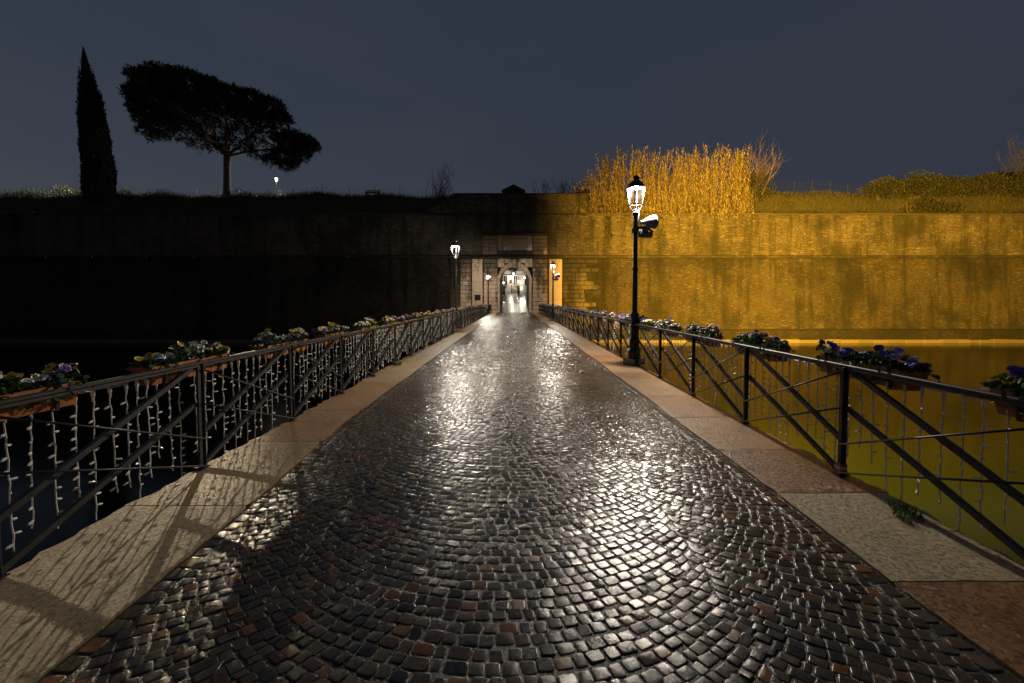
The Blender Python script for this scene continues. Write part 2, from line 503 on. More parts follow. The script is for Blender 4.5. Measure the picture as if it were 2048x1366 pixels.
# ---- bridge body under the deck
def left_edge(y):
    return -2.0 - 0.25*min(1.0, max(0.0, (y-2.2)/4.0)) + 0.012*math.sin(y*2.1)
def right_edge(y):
    return 2.14 + 0.012*math.sin(y*1.7+1)
OUTL, OUTR = -2.98, 3.01
YB0, YB1 = -6.0, 57.4
b = MB().box(OUTL+0.08, OUTR-0.08, YB0, YB1, -6.0, -0.16)
tag(b.build('bridge_body', M_BRIDGE), kind='structure')

# ---- cobbled carriageway: mortar bed + stones laid in segmental arcs
road = empty('cobbled_road'); tag(road, kind='structure')
ys = np.linspace(YB0, 58.6, 130)
V = []; F = []
for i, y in enumerate(ys):
    for x in np.linspace(left_edge(y)-0.03, right_edge(y)+0.03, 9):
        V.append((x, y, -0.0042 + 0.0008*math.sin(x*9+y*7)))
for i in range(len(ys)-1):
    for k in range(8):
        a = i*9+k; F.append((a, a+1, a+10, a+9))
link('mortar_bed', np_mesh('mortar_bed', V, np.array(F), M_MORT, True), road)

AXC, AHW = -0.10, 1.2
AR = AHW / math.sin(R(45))
S_ROW = 0.083
def stone_list():
    """(4 corners, y) of every stone; corners in order (u0v0,u1v0,u1v1,u0v1)."""
    out = []
    nrow = int((58.3 + 6 + 1.0)/S_ROW)
    JN = [[rnd.uniform(-.045, .045) for _ in range(nrow)] for _ in range(4)]
    for arc in (-1, 0, 1):
        xc = AXC + arc*2*AHW
        cols = [0.0]                                   # column joints of the arc, as arc angles
        while cols[-1] < 1.0: cols.append(cols[-1] + (0.083 - 0.010*abs(cols[-1]*2-1))*rnd.uniform(.84, 1.2)/(AR*R(90)))
        cols = [c_/cols[-1] for c_ in cols]
        walk = [0.0]*len(cols)
        for k in range(nrow):
            y0 = -6.6 + k*S_ROW + rnd.uniform(-.004, .004)
            e1 = math.asin((AHW + JN[arc+2][k])/AR); e0 = -math.asin((AHW - JN[arc+1][k])/AR)
            walk = [w_*.93 + rnd.gauss(0, .0035) for w_ in walk]
            al = [e0 + (e1-e0)*c_ + (w_ + rnd.gauss(0, .0025))/AR*(0 < c_ < 1) for c_, w_ in zip(cols, walk)]
            for ci, (a0, a1) in enumerate(zip(al[:-1], al[1:])):
                am = (a0+a1)/2
                sz = S_ROW*math.cos(am); vo = rnd.gauss(0, .0055); gv = 0.0016 + abs(rnd.gauss(0, .0018))
                g = 0.0034 + abs(rnd.gauss(0, .0015))
                c = []
                for a, v, sg in ((a0, gv, 1), (a1, gv, -1), (a1, sz-gv, -1), (a0, sz-gv, 1)):
                    px = xc + AR*math.sin(a); py = y0 + AR*(1-math.cos(a))
                    nx, ny = -math.sin(a), math.cos(a)
                    if (sg == 1 and ci == 0) or (sg == -1 and ci == len(al)-2): nx, ny = 0.0, 1/math.cos(am)   # end stones fill the junction
                    tx, ty = math.cos(a), math.sin(a)
                    j1, j2 = rnd.gauss(0, .0034), rnd.gauss(0, .0034)
                    c.append((px + nx*(v+vo) + tx*(sg*g + j1), py + ny*(v+vo) + ty*(sg*g) + j2))
                mx = sum(p[0] for p in c)/4; my = sum(p[1] for p in c)/4
                if my < YB0 or my > 58.3: continue
                if mx < left_edge(my) + 0.125 or mx > right_edge(my) - 0.115: continue
                out.append((c, my, mx))
    # border course along both kerbs
    for side in (0, 1):
        y = YB0
        while y < 58.2:
            ln = rnd.uniform(.085, .125)
            ed = left_edge(y) if side == 0 else right_edge(y)
            x0, x1 = (ed + .012, ed + .100) if side == 0 else (ed - .100, ed - .012)
            j = lambda: rnd.gauss(0, .003)
            out.append(([(x0+j(), y+.006+j()), (x1+j(), y+.006+j()), (x1+j(), y+ln-.006+j()), (x0+j(), y+ln-.006+j())], y+ln/2, (x0+x1)/2))
            y += ln
    return out

def ring(scale, z, ch, n8=True):
    h = 0.5*scale; c = ch
    if n8:
        return [(-h+c, -h, z), (h-c, -h, z), (h, -h+c, z), (h, h-c, z), (h-c, h, z), (-h+c, h, z), (-h, h-c, z), (-h, -h+c, z)]
    return [(-h, -h, z), (h, -h, z), (h, h, z), (-h, h, z)]

# unit stone templates (u, v in -.5...5, z in metres): near has a rounded shoulder and a dome
NEAR_V = np.array(ring(1.0, -.030, .10) + ring(1.0, -.0050, .11) + ring(0.955, -.0010, .105) + ring(0.88, .0, .10) + ring(0.78, .0003, .09) + [(0, 0, .0005)])
NEAR_F4 = [(i + r*8, (i+1) % 8 + r*8, (i+1) % 8 + (r+1)*8, i + (r+1)*8) for r in range(4) for i in range(8)]
NEAR_F3 = [(32+i, 32+(i+1) % 8, 40) for i in range(8)]
MID_V = np.array(ring(1.0, -.009, .11) + ring(0.94, -.0007, .11) + ring(0.84, .0, .10) + [(0, 0, .0003)])
MID_F4 = [(i + r*8, (i+1) % 8 + r*8, (i+1) % 8 + (r+1)*8, i + (r+1)*8) for r in range(2) for i in range(8)]
MID_F3 = [(16+i, 16+(i+1) % 8, 24) for i in range(8)]
FAR_V = np.array(ring(1.0, -.016, 0, False) + ring(0.88, .001, 0, False))
FAR_F4 = [(0,1,5,4), (1,2,6,5), (2,3,7,6), (3,0,4,7), (4,5,6,7)]

stones = stone_list()
def in_frame(y, x):
    if y <= 1.93: return False
    return abs(1030 + x*910/y - 1024) < 1030
stones.sort(key=lambda s: s[1])
single = [s for s in stones if in_frame(s[1], s[2])][:300]
sid = set(id(s) for s in single)
rest = [s for s in stones if id(s) not in sid]

def bake(stn, TV, F4, F3, name, smooth, tilt=.0022):
    C = np.array([s[0] for s in stn])                      # n,4,2
    n = len(C); k = len(TV)
    u = TV[:, 0] + .5; v = TV[:, 1] + .5
    Wt = np.stack([(1-u)*(1-v), u*(1-v), u*v, (1-u)*v], 1)   # k,4
    XY = np.einsum('kc,ncd->nkd', Wt, C)
    h = rng.normal(0, .0010, n); tu = rng.normal(0, tilt, n); tv = rng.normal(0, tilt, n)
    Z = TV[None, :, 2] + h[:, None] + tu[:, None]*TV[None, :, 0] + tv[:, None]*TV[None, :, 1] + rng.normal(0, .00025, (n, k))
    Vt = np.concatenate([XY, Z[:, :, None]], 2).reshape(-1, 3)
    off = (np.arange(n)*k)[:, None, None]
    Fs = [(np.array(F4)[None] + off).reshape(-1, 4)]
    if F3: Fs.append((np.array(F3)[None] + off).reshape(-1, 3))
    return np_mesh(name, Vt, Fs, M_COB, smooth)

groups = [([s for s in rest if s[1] < 10.0 and s[1] > 0.2], NEAR_V, NEAR_F4, NEAR_F3, True, .0026),
          ([s for s in rest if 10.0 <= s[1] < 24.0 or s[1] <= 0.2], MID_V, MID_F4, MID_F3, True, .0070),
          ([s for s in rest if s[1] >= 24.0], FAR_V, FAR_F4, None, False, .0100)]
for g in groups:
    o = link('cobble_field', bake(g[0], g[1], g[2], g[3], 'cobble_field', g[4], g[5]), road)
    tag(o, kind='stuff')
# the 300 nearest cobbles one by one, sharing a dozen worn shapes
cob_meshes = []
for q in range(12):
    Vq = NEAR_V.copy()
    Vq[:, :2] *= 1 + np.tile(rng.normal(0, .02, 8), 6)[:41, None]
    Vq[16:, 2] += rng.normal(0, .0003, 25)
    cob_meshes.append(np_mesh('cobble', Vq, [np.array(NEAR_F4), np.array(NEAR_F3)], M_COB, True))
for i, (c, my, mx) in enumerate(single):
    c = [Vector(p) for p in c]
    ux = ((c[1]-c[0]) + (c[2]-c[3]))/2; vy = ((c[3]-c[0]) + (c[2]-c[1]))/2
    o = link('cobble', cob_meshes[i % 12], road, (mx, my, rnd.gauss(0, .0010)),
             (rnd.gauss(0, .028), rnd.gauss(0, .028), math.atan2(ux.y, ux.x)), (ux.length, vy.length, 1))

# ---- big pavement slabs on both sides
pave = empty('pavement'); tag(pave, kind='structure')
def slab(x0f, x1f, y0, y1, mat, jag):
    nx, ny = 14, max(6, int((y1-y0)/0.09))
    V = []; F = []
    g = 0.006
    for j in range(ny+1):
        y = y0 + g + (y1-y0-2*g)*j/ny
        xa, xb = x0f(y), x1f(y)
        for i in range(nx+1):
            x = xa + (xb-xa)*i/nx
            if i == 0: x += rnd.uniform(-.006, .006) if not jag[0] else rnd.uniform(-.05, .02)
            if i == nx: x += rnd.uniform(-.006, .006) if not jag[1] else rnd.uniform(-.02, .05)
            z = 0.016 + 0.0022*math.sin(x*7.1+y*3.3) + 0.0012*math.sin(x*17+y*11) + rnd.gauss(0, .0005)
            if j in (0, ny) or i in (0, nx): z -= .002
            V.append((x, y, z))
    n1 = nx+1
    for j in range(ny):
        for i in range(nx):
            a = j*n1+i; F.append((a, a+1, a+n1+1, a+n1))
    # skirt
    rim = [i for i in range(n1)] + [j*n1+nx for j in range(1, ny+1)] + [ny*n1+i for i in range(nx-1, -1, -1)] + [j*n1 for j in range(ny-1, 0, -1)]
    base = len(V); nr = len(rim)
    for r in rim: V.append(V[r])
    for r in rim: V.append((V[r][0], V[r][1], -0.17))
    for k in range(nr):
        k2 = (k+1) % nr
        F.append((base+k, base+nr+k, base+nr+k2, base+k2))
    return link('paving_slab', np_mesh('paving_slab', V, np.array(F), mat, True), pave)
RJ = [(-6,-3,'pale'),(-3,-.4,'yellow'),(-.4,2.5,'rough'),(2.5,3.68,'pale'),(3.68,4.78,'rough'),(4.78,6.1,'orange'),(6.1,7.5,'orange'),(7.5,9.7,'pink'),(9.7,11.0,'pink'),(11.0,13.2,'orange'),(13.2,15.4,'pink')]
y = 15.4
while y < 57:
    ln = rnd.uniform(1.5, 2.9); y2 = min(y+ln, 57.3)
    if 57.3 - y2 < 0.8: y2 = 57.3
    RJ.append((y, y2, rnd.choice(['pink','orange','yellow','pink','yellow']))); y = y2
    if y >= 57.3: break
LJ = [(-6,-2.6,'pale'),(-2.6,.5,'pale'),(.5,3.45,'pale'),(3.45,5.05,'yellow'),(5.05,6.5,'orange'),(6.5,8.75,'orange'),(8.75,13.3,'yellow'),(13.3,16.0,'yellow')]
y = 16.0
while y < 57:
    ln = rnd.uniform(1.8, 3.2); y2 = min(y+ln, 57.3)
    if 57.3 - y2 < 0.8: y2 = 57.3
    LJ.append((y, y2, rnd.choice(['yellow','pale','pink','yellow']))); y = y2
    if y >= 57.3: break
for y0, y1, k in RJ:
    dx = rnd.uniform(-.02, .04)
    slab(lambda y: right_edge(y)+0.004, lambda y, dx=dx: OUTR+dx, y0, y1, M_SLABS[k], (False, True))
for y0, y1, k in LJ:
    dx = rnd.uniform(-.05, .03)
    slab(lambda y, dx=dx: OUTL+dx, lambda y: left_edge(y)-0.004, y0, y1, M_SLABS[k], (True, False))

# ---- rampart: grassed terrain on top of the wall
def ground_z(x, y):
    t = min(1.0, max(0.0, (y-58.9)/3.6))
    z = 12.25 + 3.45*(t*t*(3-2*t))
    z += 0.35*math.sin(x*.21+1)*t*.5 + 0.18*math.sin(x*.63+y*.2)*t
    if x > 30: z += 0.25*t
    return z
xs = np.concatenate([np.linspace(-130, -9, 150), np.linspace(-8, 8, 18), np.linspace(9, 130, 150)])
ysg = np.concatenate([np.linspace(58.7, 63.5, 13), np.linspace(65, 72, 6), np.linspace(76, 150, 14)])
V = [(x, y, ground_z(x, y) + rnd.gauss(0, .05)) for y in ysg for x in xs]
F = []
nX = len(xs)
for j in range(len(ysg)-1):
    for i in range(nX-1):
        if ysg[j] >= 71.9 and abs(xs[i]+xs[i+1])/2 < 9.0: continue
        a = j*nX+i; F.append((a, a+1, a+nX+1, a+nX))
tag(link('rampart_ground', np_mesh('rampart_ground', V, np.array(F), M_GROUND, True)), kind='structure')

# ---- grass on the rampart edge
def blades(P, Lm, lean, mat, name, parent=None, width=.012, bend=True):
    n = len(P); P = np.asarray(P, float)
    a = rng.uniform(0, 2*np.pi, n); L = Lm*rng.uniform(.5, 1.3, n)
    d = np.stack([np.cos(a)*lean*L, np.sin(a)*lean*L, L], 1)
    sdir = np.stack([-np.sin(a), np.cos(a), np.zeros(n)], 1)*width
    V = np.stack([P - sdir, P + sdir, P + d*.6 + sdir*.6, P + d*.6 - sdir*.6, P + d*[1.3, 1.3, .95]], 1).reshape(-1, 3)
    o = (np.arange(n)*5)[:, None]
    return link(name, np_mesh(name, V, [np.array([[0,1,2,3]])+o, np.array([[3,2,4]])+o], mat), parent)
NG = 30000
gx = rng.uniform(-80, 84, NG); gy = 58.9 + 4.6*rng.beta(1.6, 1.1, NG)
keep = ~((np.abs(gx) < 8.0))
gx, gy = gx[keep], gy[keep]
gp = np.array([(x, y, ground_z(x, y)-.05) for x, y in zip(gx, gy)])
tag(blades(gp, .55, .6, M_GRASSB, 'rampart_grass', width=.022), 'dry unmown grass growing along the top of the rampart', 'grass', kind='stuff')

nx_ = 5200
ox = rng.uniform(-80, 84, nx_); keep = (np.abs(ox) > 8.5) & (np.sin(ox*.9) + np.sin(ox*2.3+1) + rng.normal(0, .5, nx_) > .1); ox = ox[keep]
op = np.stack([ox, rng.uniform(57.85, 58.9, len(ox)), np.full(len(ox), 12.52)], 1)
tag(blades(op, .40, 1.5, M_GRASSB, 'coping_grass', width=.022), 'ragged dry grass hanging over the wall coping', 'grass', kind='stuff')

# ================================================================== FORTRESS WALL
wall = empty('fortress_wall', (0, 57, 0))
wall['label'] = 'long battered brick fortress wall rising from the moat, lit amber on the right'
wall['category'] = 'wall'
WP = (0, -57, 0)
def wpart(name, mb, mat, smooth=False, parent=None):
    o = mb.build(name, mat, parent or wall, smooth)
    if parent is None: o.location = WP
    return o
ZC0, ZC1, ZT = 6.85, 7.25, 12.35
def grid_wall(x0, x1, z0, z1, yf, mat, name, step=1.2, rough=.05, extra=None):
    nx = max(2, int((x1-x0)/step)); nz = max(2, int((z1-z0)/step))
    V = []; F = []
    for j in range(nz+1):
        z = z0 + (z1-z0)*j/nz
        for i in range(nx+1):
            x = x0 + (x1-x0)*i/nx
            V.append((x, yf(z) + rnd.gauss(0, rough), z))
    for j in range(nz):
        for i in range(nx):
            a = j*(nx+1)+i; F.append((a, a+1, a+nx+2, a+nx+1))
    o = link(name, np_mesh(name, V, np.array(F), mat, True), wall); o.location = WP
    return o
low = lambda z: 57.35 + (z+3.7)*0.055
upp = lambda z: 57.95 + (z-ZC1)*0.02
grid_wall(-125, -8.2, -4.5, ZC0+.02, low, M_WALL, 'lower_wall')
grid_wall(10.4, 125, -4.5, ZC0+.02, low, M_WALL, 'lower_wall')
grid_wall(-125, 125, ZC1-.02, ZT, upp, M_WALLU, 'upper_wall')
# backing between portal and lower wall, above and beside the arch
bk = MB()
bk.box(-8.3, -2.0, 57.78, 58.6, -4.5, ZC0)
bk.box(1.95, 10.5, 57.78, 58.6, -4.5, ZC0)
bk.box(-2.0, 1.95, 57.78, 58.6, 5.85, ZC0)
bk.box(-2.0, 1.95, 57.78, 58.6, -4.5, -.2)
wpart('portal_backing', bk, M_WALL)
# cordon (rounded string course), in lengths
x = -125.0
while x < 124:
    ln = rnd.uniform(5.5, 8.0)
    m = MB(); nseg = 7
    rows = []
    for xx in (x+.012, x+ln-.012):
        row = []
        for k in range(nseg+1):
            a = -math.pi/2 + math.pi*k/nseg
            row.append((xx, 58.05 - .17*math.cos(a) - .30, (ZC0+ZC1)/2 + .20*math.sin(a)))
        row = [(xx, 58.3, ZC0)] + row + [(xx, 58.3, ZC1)]
        rows.append(row)
    for k in range(len(rows[0])-1):
        m.quad(rows[0][k], rows[1][k], rows[1][k+1], rows[0][k+1])
    o = wpart('cordon_stone', m, M_CORD)
    x += ln
# coping along the top edge (not in front of the raised centre)
x = -125.0
while x < 124:
    ln = rnd.uniform(3.5, 6.0)
    if not (-8.4 < x+ln/2 < 7.0):
        m = MB().box(x+.01, x+ln-.01, 57.88+rnd.uniform(-.03,.03), 58.9, ZT-.02, ZT+.20+rnd.uniform(-.04,.05), .03)
        wpart('coping_stone', m, M_COPE)
    x += ln
# raised brick parapet above the gate, with a thin string course at its foot
m = MB(); m.box(-7.6, 9.3, 58.02, 59.2, ZT+.18, 14.95)
m2 = MB()
m2.v += [(-11.6,58.04,ZT+.15),(-7.62,58.04,ZT+.15),(-7.62,58.04,14.90),(-8.6,58.04,14.6),(-11.6,59.1,ZT+.15),(-7.62,59.1,ZT+.15),(-7.62,59.1,14.90),(-8.6,59.1,14.6)]
m2.f += [(0,1,2,3),(7,6,5,4),(3,2,6,7),(0,3,7,4)]
wpart('parapet', m, M_WALLU)
wpart('parapet_ramp', m2, M_WALLU)
wpart('parapet_string_course', MB().box(-11.8, 9.3, 57.86, 58.4, ZT-.02, ZT+.16, .03), M_CORD)
wpart('parapet_coping', MB().box(-7.7, 9.35, 57.95, 59.3, 14.955, 15.06, .02), M_CORD)
# plinth with sloping top and pale lip at the waterline
for x0, x1 in ((-125, -3.2), (3.3, 125)):
    m = MB()
    prof = [(56.30, -4.5), (56.30, -3.38), (56.48, -3.34), (56.52, -2.25), (57.0, -2.08), (57.5, -2.04)]
    n = int((x1-x0)/2.5)
    for i in range(n):
        xa = x0+(x1-x0)*i/n; xb = x0+(x1-x0)*(i+1)/n
        for (ya, za), (yb, zb) in zip(prof[:-1], prof[1:]):
            m.quad((xa,ya,za),(xb,ya,za),(xb,yb,zb),(xa,yb,zb))
    wpart('plinth', m, M_PLINTH)
    xx = x0
    while xx < x1-1:
        ln = rnd.uniform(1.2, 2.4); xe = min(xx+ln, x1)
        if abs(xx) < 90: wpart('waterline_stone', MB().box(xx+.008, xe-.008, 56.05+rnd.uniform(-.05,.03), 56.6, -4.2, -3.30+rnd.uniform(-.07,.06), .03), M_LIP)
        xx = xe

# ================================================================== GATEWAY
gate = empty('stone_gateway', (0, 57.5, 0))
gate['label'] = 'rusticated stone gateway with round arch at the far end of the bridge'
gate['category'] = 'gateway'
GP = (0, -57.5, 0)
def gblock(name, x0, x1, z0, z1, yf, mat, bev=.05, yb=57.9):
    o = MB().box(x0, x1, yf, yb, z0, z1, bev).build(name, mat, gate)
    o.location = GP
    return o
def courses(x0, x1, z0, z1, h, lmin, lmax, yf, mat, name='ashlar_block', bev=.05, gap=.02, ragged=0.0):
    xe0 = x1
    nz = max(1, round((z1-z0)/h)); hh = (z1-z0)/nz
    for j in range(nz):
        za, zb = z0+j*hh, z0+(j+1)*hh
        x = x0; x1 = xe0 + rnd.uniform(-ragged, ragged*.4)
        first = True
        while x < x1-1e-3:
            ln = rnd.uniform(lmin, lmax)*(0.6 if (first and j % 2) else 1)
            xe = x+ln
            if x1-xe < lmin*.55: xe = x1
            gblock(name, x+gap/2, xe-gap/2, za+gap/2, zb-gap/2, yf+rnd.uniform(-.03,.03), mat, bev)
            x = xe; first = False
# left rusticated pier, right rusticated pier, outer piers
courses(-3.95, -2.22, .35, 6.75, .52, .8, 1.6, 57.42, M_ASH, bev=.06)
courses(2.22, 4.15, .35, 6.75, .52, .8, 1.6, 57.42, M_ASH, bev=.06)
courses(-6.9, -5.52, -2.0, 6.75, .55, .7, 1.4, 57.48, M_ASH, bev=.06)
courses(6.10, 10.3, -2.0, 6.75, .55, .8, 1.7, 57.64, M_ASHD, bev=.06, ragged=1.6)
courses(-8.2, -6.92, -3.0, 6.75, .55, .7, 1.3, 57.62, M_ASHD, bev=.05)
# footing courses
gblock('footing', -4.05, -2.12, -.05, .34, 57.30, M_SMOOTH, .03)
gblock('footing', 2.12, 4.25, -.05, .34, 57.30, M_SMOOTH, .03)
# smooth bays with postern on the left
courses(-5.42, -4.1, 2.6, 6.75, 1.3, 1.3, 1.4, 57.62, M_SMOOTH, 'smooth_block', .015, .012)
gblock('smooth_block', -5.42, -5.12, -.1, 2.25, 57.62, M_SMOOTH, .015)
gblock('smooth_block', -4.35, -4.1, -.1, 2.25, 57.62, M_SMOOTH, .015)
gblock('lintel', -5.45, -4.05, 2.26, 2.58, 57.55, M_SMOOTH, .02)
gblock('postern_panel', -5.11, -4.36, -.1, 1.55, 57.70, M_ASH, .02)
courses(4.30, 5.95, -.1, 6.75, 1.7, 1.6, 1.8, 57.62, M_SMOOTH, 'smooth_block', .015, .012)
# arch: voussoirs, keystone, jambs, spandrels
AXG, ARG, ASP = -.05, 1.85, 3.88
def wedge(a0, a1, r0, r1, yf, yb, name, mat):
    m = MB(); n = 3
    pts = []
    for rr, order in ((r0, range(n+1)), (r1, range(n, -1, -1))):
        for k in order:
            a = a0+(a1-a0)*k/n
            pts.append((AXG + rr*math.cos(a), ASP + rr*math.sin(a)))
    N = len(pts)
    m.v = [(p[0], yf, p[1]) for p in pts] + [(p[0], yb, p[1]) for p in pts]
    m.f = [tuple(range(N)), tuple(range(2*N-1, N-1, -1))] + [(i, N+i, N+(i+1) % N, (i+1) % N) for i in range(N)]
    o = m.build(name, mat, gate); o.location = GP
    md = o.modifiers.new('edge', 'BEVEL'); md.width = .02; md.segments = 1
    return o
nv = 13
for k in range(nv):
    a0 = math.pi*k/nv + .006; a1 = math.pi*(k+1)/nv - .006
    if k == nv//2:
        wedge(a0, a1, ARG-.06, ARG+.95, 57.22, 57.95, 'keystone', M_SMOOTH)
    else:
        wedge(a0, a1, ARG, ARG+.38+.30*math.sin((a0+a1)/2)**3, 57.38, 57.95, 'voussoir', M_SMOOTH)
for sx in (-1, 1):
    z = .0
    while z < ASP-.1:
        h = rnd.uniform(.55, .8); ze = z+h
        if ASP-ze < .4: ze = ASP-.012
        xa, xb = sorted((AXG+sx*ARG, AXG+sx*(ARG+.30)))
        gblock('jamb_block', xa, xb, z+.008, ze-.008, 57.40, M_SMOOTH, .02, 57.95)
        z = ze
    gblock('impost', *sorted((AXG+sx*(ARG-.04), AXG+sx*(ARG+.36))), ASP-.16, ASP+.02, 57.33, M_SMOOTH, .03, 57.95)
# spandrel blocks left/right under the cordon
for x0, x1 in ((-2.18, -1.32), (1.24, 2.18)):
    courses(x0, x1, 5.75, 6.78, .5, .5, .9, 57.50, M_SMOOTH, 'spandrel_block', .02, .012)
courses(-1.30, -.45, 6.25, 6.78, .5, .5, .9, 57.52, M_SMOOTH, 'spandrel_block', .02, .012)
courses(.38, 1.22, 6.25, 6.78, .5, .5, .9, 57.52, M_SMOOTH, 'spandrel_block', .02, .012)
gblock('cornice', -5.6, 5.9, 6.80, 6.98, 57.30, M_CORD, .04, 57.95)
# framed tablet above the cordon
courses(-4.1, -2.2, 7.35, 9.75, .48, .8, 1.9, 57.68, M_ASH, bev=.06)
courses(2.2, 4.1, 7.35, 9.75, .48, .8, 1.9, 57.68, M_ASH, bev=.06)
gblock('tablet_cornice', -4.15, 4.15, 9.77, 10.05, 57.55, M_CORD, .05, 58.3)
gblock('tablet_sill', -2.3, 2.3, 7.35, 7.82, 57.62, M_CORD, .04, 58.3)
for nm, x0, x1, z0, z1 in (('tablet_frame', -2.15, -1.62, 7.84, 9.73), ('tablet_frame', 1.50, 2.15, 7.84, 9.73), ('tablet_frame', -1.60, 1.48, 9.36, 9.73)):
    gblock(nm, x0, x1, z0, z1, 57.70, M_SMOOTH, .03, 58.3)
gblock('tablet', -1.60, 1.48, 7.84, 9.34, 57.84, M_SMOOTH, .02, 58.3)

# ---- passage through the rampart (floor climbs gently towards the town)
def street_z(y):
    return 0.0 if y < 58 else (y-58)*0.080
passage = empty('gate_passage', (0, 58, 0)); tag(passage, 'plastered barrel-vaulted passage running through the rampart behind the arch', 'passage')
m = MB(); n = 18
sec = [(AXG-ARG-.02, -.3)] + [(AXG-(ARG+.02)*math.cos(math.pi*k/n), ASP+(ARG+.02)*math.sin(math.pi*k/n)) for k in range(n+1)] + [(AXG+ARG+.02, -.3)]
for ya, yb in ((57.9, 61), (61, 64), (64, 68), (68, 72)):
    da, db = street_z(ya)*1.0, street_z(yb)*1.0
    for (xa, za), (xb, zb) in zip(sec[:-1], sec[1:]):
        m.quad((xa, ya, za+da), (xb, ya, zb+da), (xb, yb, zb+db), (xa, yb, za+db))
o = m.build('vault', M_TUN, passage, True); o.location = (0, -58, 0)
m = MB(); m.quad((-9, 72.0, -1), (AXG-ARG, 72.0, -1), (AXG-ARG, 72.0, 15.4), (-9, 72.0, 15.4)); m.quad((AXG+ARG, 72.0, -1), (9, 72.0, -1), (9, 72.0, 15.4), (AXG+ARG, 72.0, 15.4))
o = m.build('rear_face', M_TUN, passage); o.location = (0, -58, 0)
M_STREET = m_plain('wet_street_paving', (.10,.095,.085), 0.24, 0.35, 2.5, 0.5, 0.01)
M_PFLOOR = m_plain('wet_passage_paving', (.26,.205,.13), 0.30, 0.25, 2.0, 0.5, 0.008)
m = MB()
for i in range(14):
    ya, yb = 58+i, 59+i
    m.quad((-3, ya, street_z(ya)-.002), (3, ya, street_z(ya)-.002), (3, yb, street_z(yb)-.002), (-3, yb, street_z(yb)-.002))
tag(m.build('passage_floor', M_PFLOOR), kind='structure')
m = MB()
for i in range(32):
    ya, yb = 72+i, 73+i
    m.quad((-14, ya, street_z(ya)-.003), (14, ya, street_z(ya)-.003), (14, yb, street_z(yb)-.003), (-14, yb, street_z(yb)-.003))
tag(m.build('street', M_STREET), kind='structure')
m = MB()
for i in range(14):
    ya, yb = 58+i, 59+i
    m.quad((-.42, ya, street_z(ya)+.003), (.40, ya, street_z(ya)+.003), (.40, yb, street_z(yb)+.003), (-.42, yb, street_z(yb)+.003))
o = m.build('paving_strip', M_STREET, bpy.data.objects['passage_floor'])

# ================================================================== TOWN SQUARE BEYOND THE GATE
def lamp_light(name, loc, power, col, radius=.06, parent=None, spot=None):
    ld = bpy.data.lights.new(name, 'SPOT' if spot else 'POINT')
    ld.energy = power; ld.color = col; ld.shadow_soft_size = radius
    o = bpy.data.objects.new(name, ld); COL.objects.link(o); o.parent = parent
    o.location = loc
    if spot:
        d, size, blend = spot
        o.rotation_euler = Vector(d).to_track_quat('-Z', 'Y').to_euler()
        ld.spot_size = R(size); ld.spot_blend = blend
    return o
M_CREAM = m_plain('cream_render', (.62,.56,.46), 0.8, 0.12, 1.5, 0.3, 0.01)
M_GREYR = m_plain('grey_white_render', (.50,.50,.47), 0.8, 0.15, 1.2, 0.3, 0.01)
M_DARKW = m_plain('dark_window_glass', (.02,.022,.025), 0.12, 0.3, 2, 0.0)
M_SHUT = m_plain('grey_green_shutter', (.06,.07,.065), 0.6, 0.2, 5)
M_WOOD = m_plain('brown_wood', (.26,.13,.06), 0.55, 0.3, 6)
M_POT = m_plain('black_planter', (.018,.018,.02), 0.4, 0.2, 9)
M_GLOBE = m_emit('lit_frosted_glass', (1.0, .95, .86), 14.0)

house = empty('town_house', (0, 101, 3.4)); tag(house, 'cream rendered house front seen through the gate arch', 'house')
def hp(name, mb, mat, parent=None):
    o = mb.build(name, mat, parent or house)
    if parent is None: o.location = (0, -101, -3.4)
    return o
hp('wall', MB().box(-11, 9, 101, 104, 2.6, 13), M_CREAM)
hp('base_course', MB().box(-11.02, 9.02, 100.9, 100.99, 2.6, 4.2), M_GREYR)
for x0, x1, z0, z1 in ((-2.55, -1.75, 4.9, 6.9), (-.25, .45, 4.9, 6.9), (-5.2, -4.4, 4.9, 6.9), (2.2, 2.9, 4.9, 6.9)):
    w = hp('window', MB().box(x0, x1, 100.94, 100.99, z0, z1), M_DARKW)
    hp('frame', MB().box(x0-.12, x0, 100.86, 100.985, z0-.1, z1+.12).box(x1, x1+.12, 100.86, 100.985, z0-.1, z1+.12).box(x0, x1, 100.86, 100.985, z1, z1+.12).box((x0+x1)/2-.03, (x0+x1)/2+.03, 100.9, 100.938, z0, z1), M_GREYR, w)
    hp('sill', MB().box(x0-.18, x1+.18, 100.78, 100.985, z0-.2, z0-.1), M_GREYR, w)
hp('poster', MB().box(-1.22, -.62, 100.93, 100.985, 5.3, 6.1), M_SHUT)
hp('band', MB().box(-11, 9, 100.86, 100.985, 7.6, 7.8), M_GREYR)

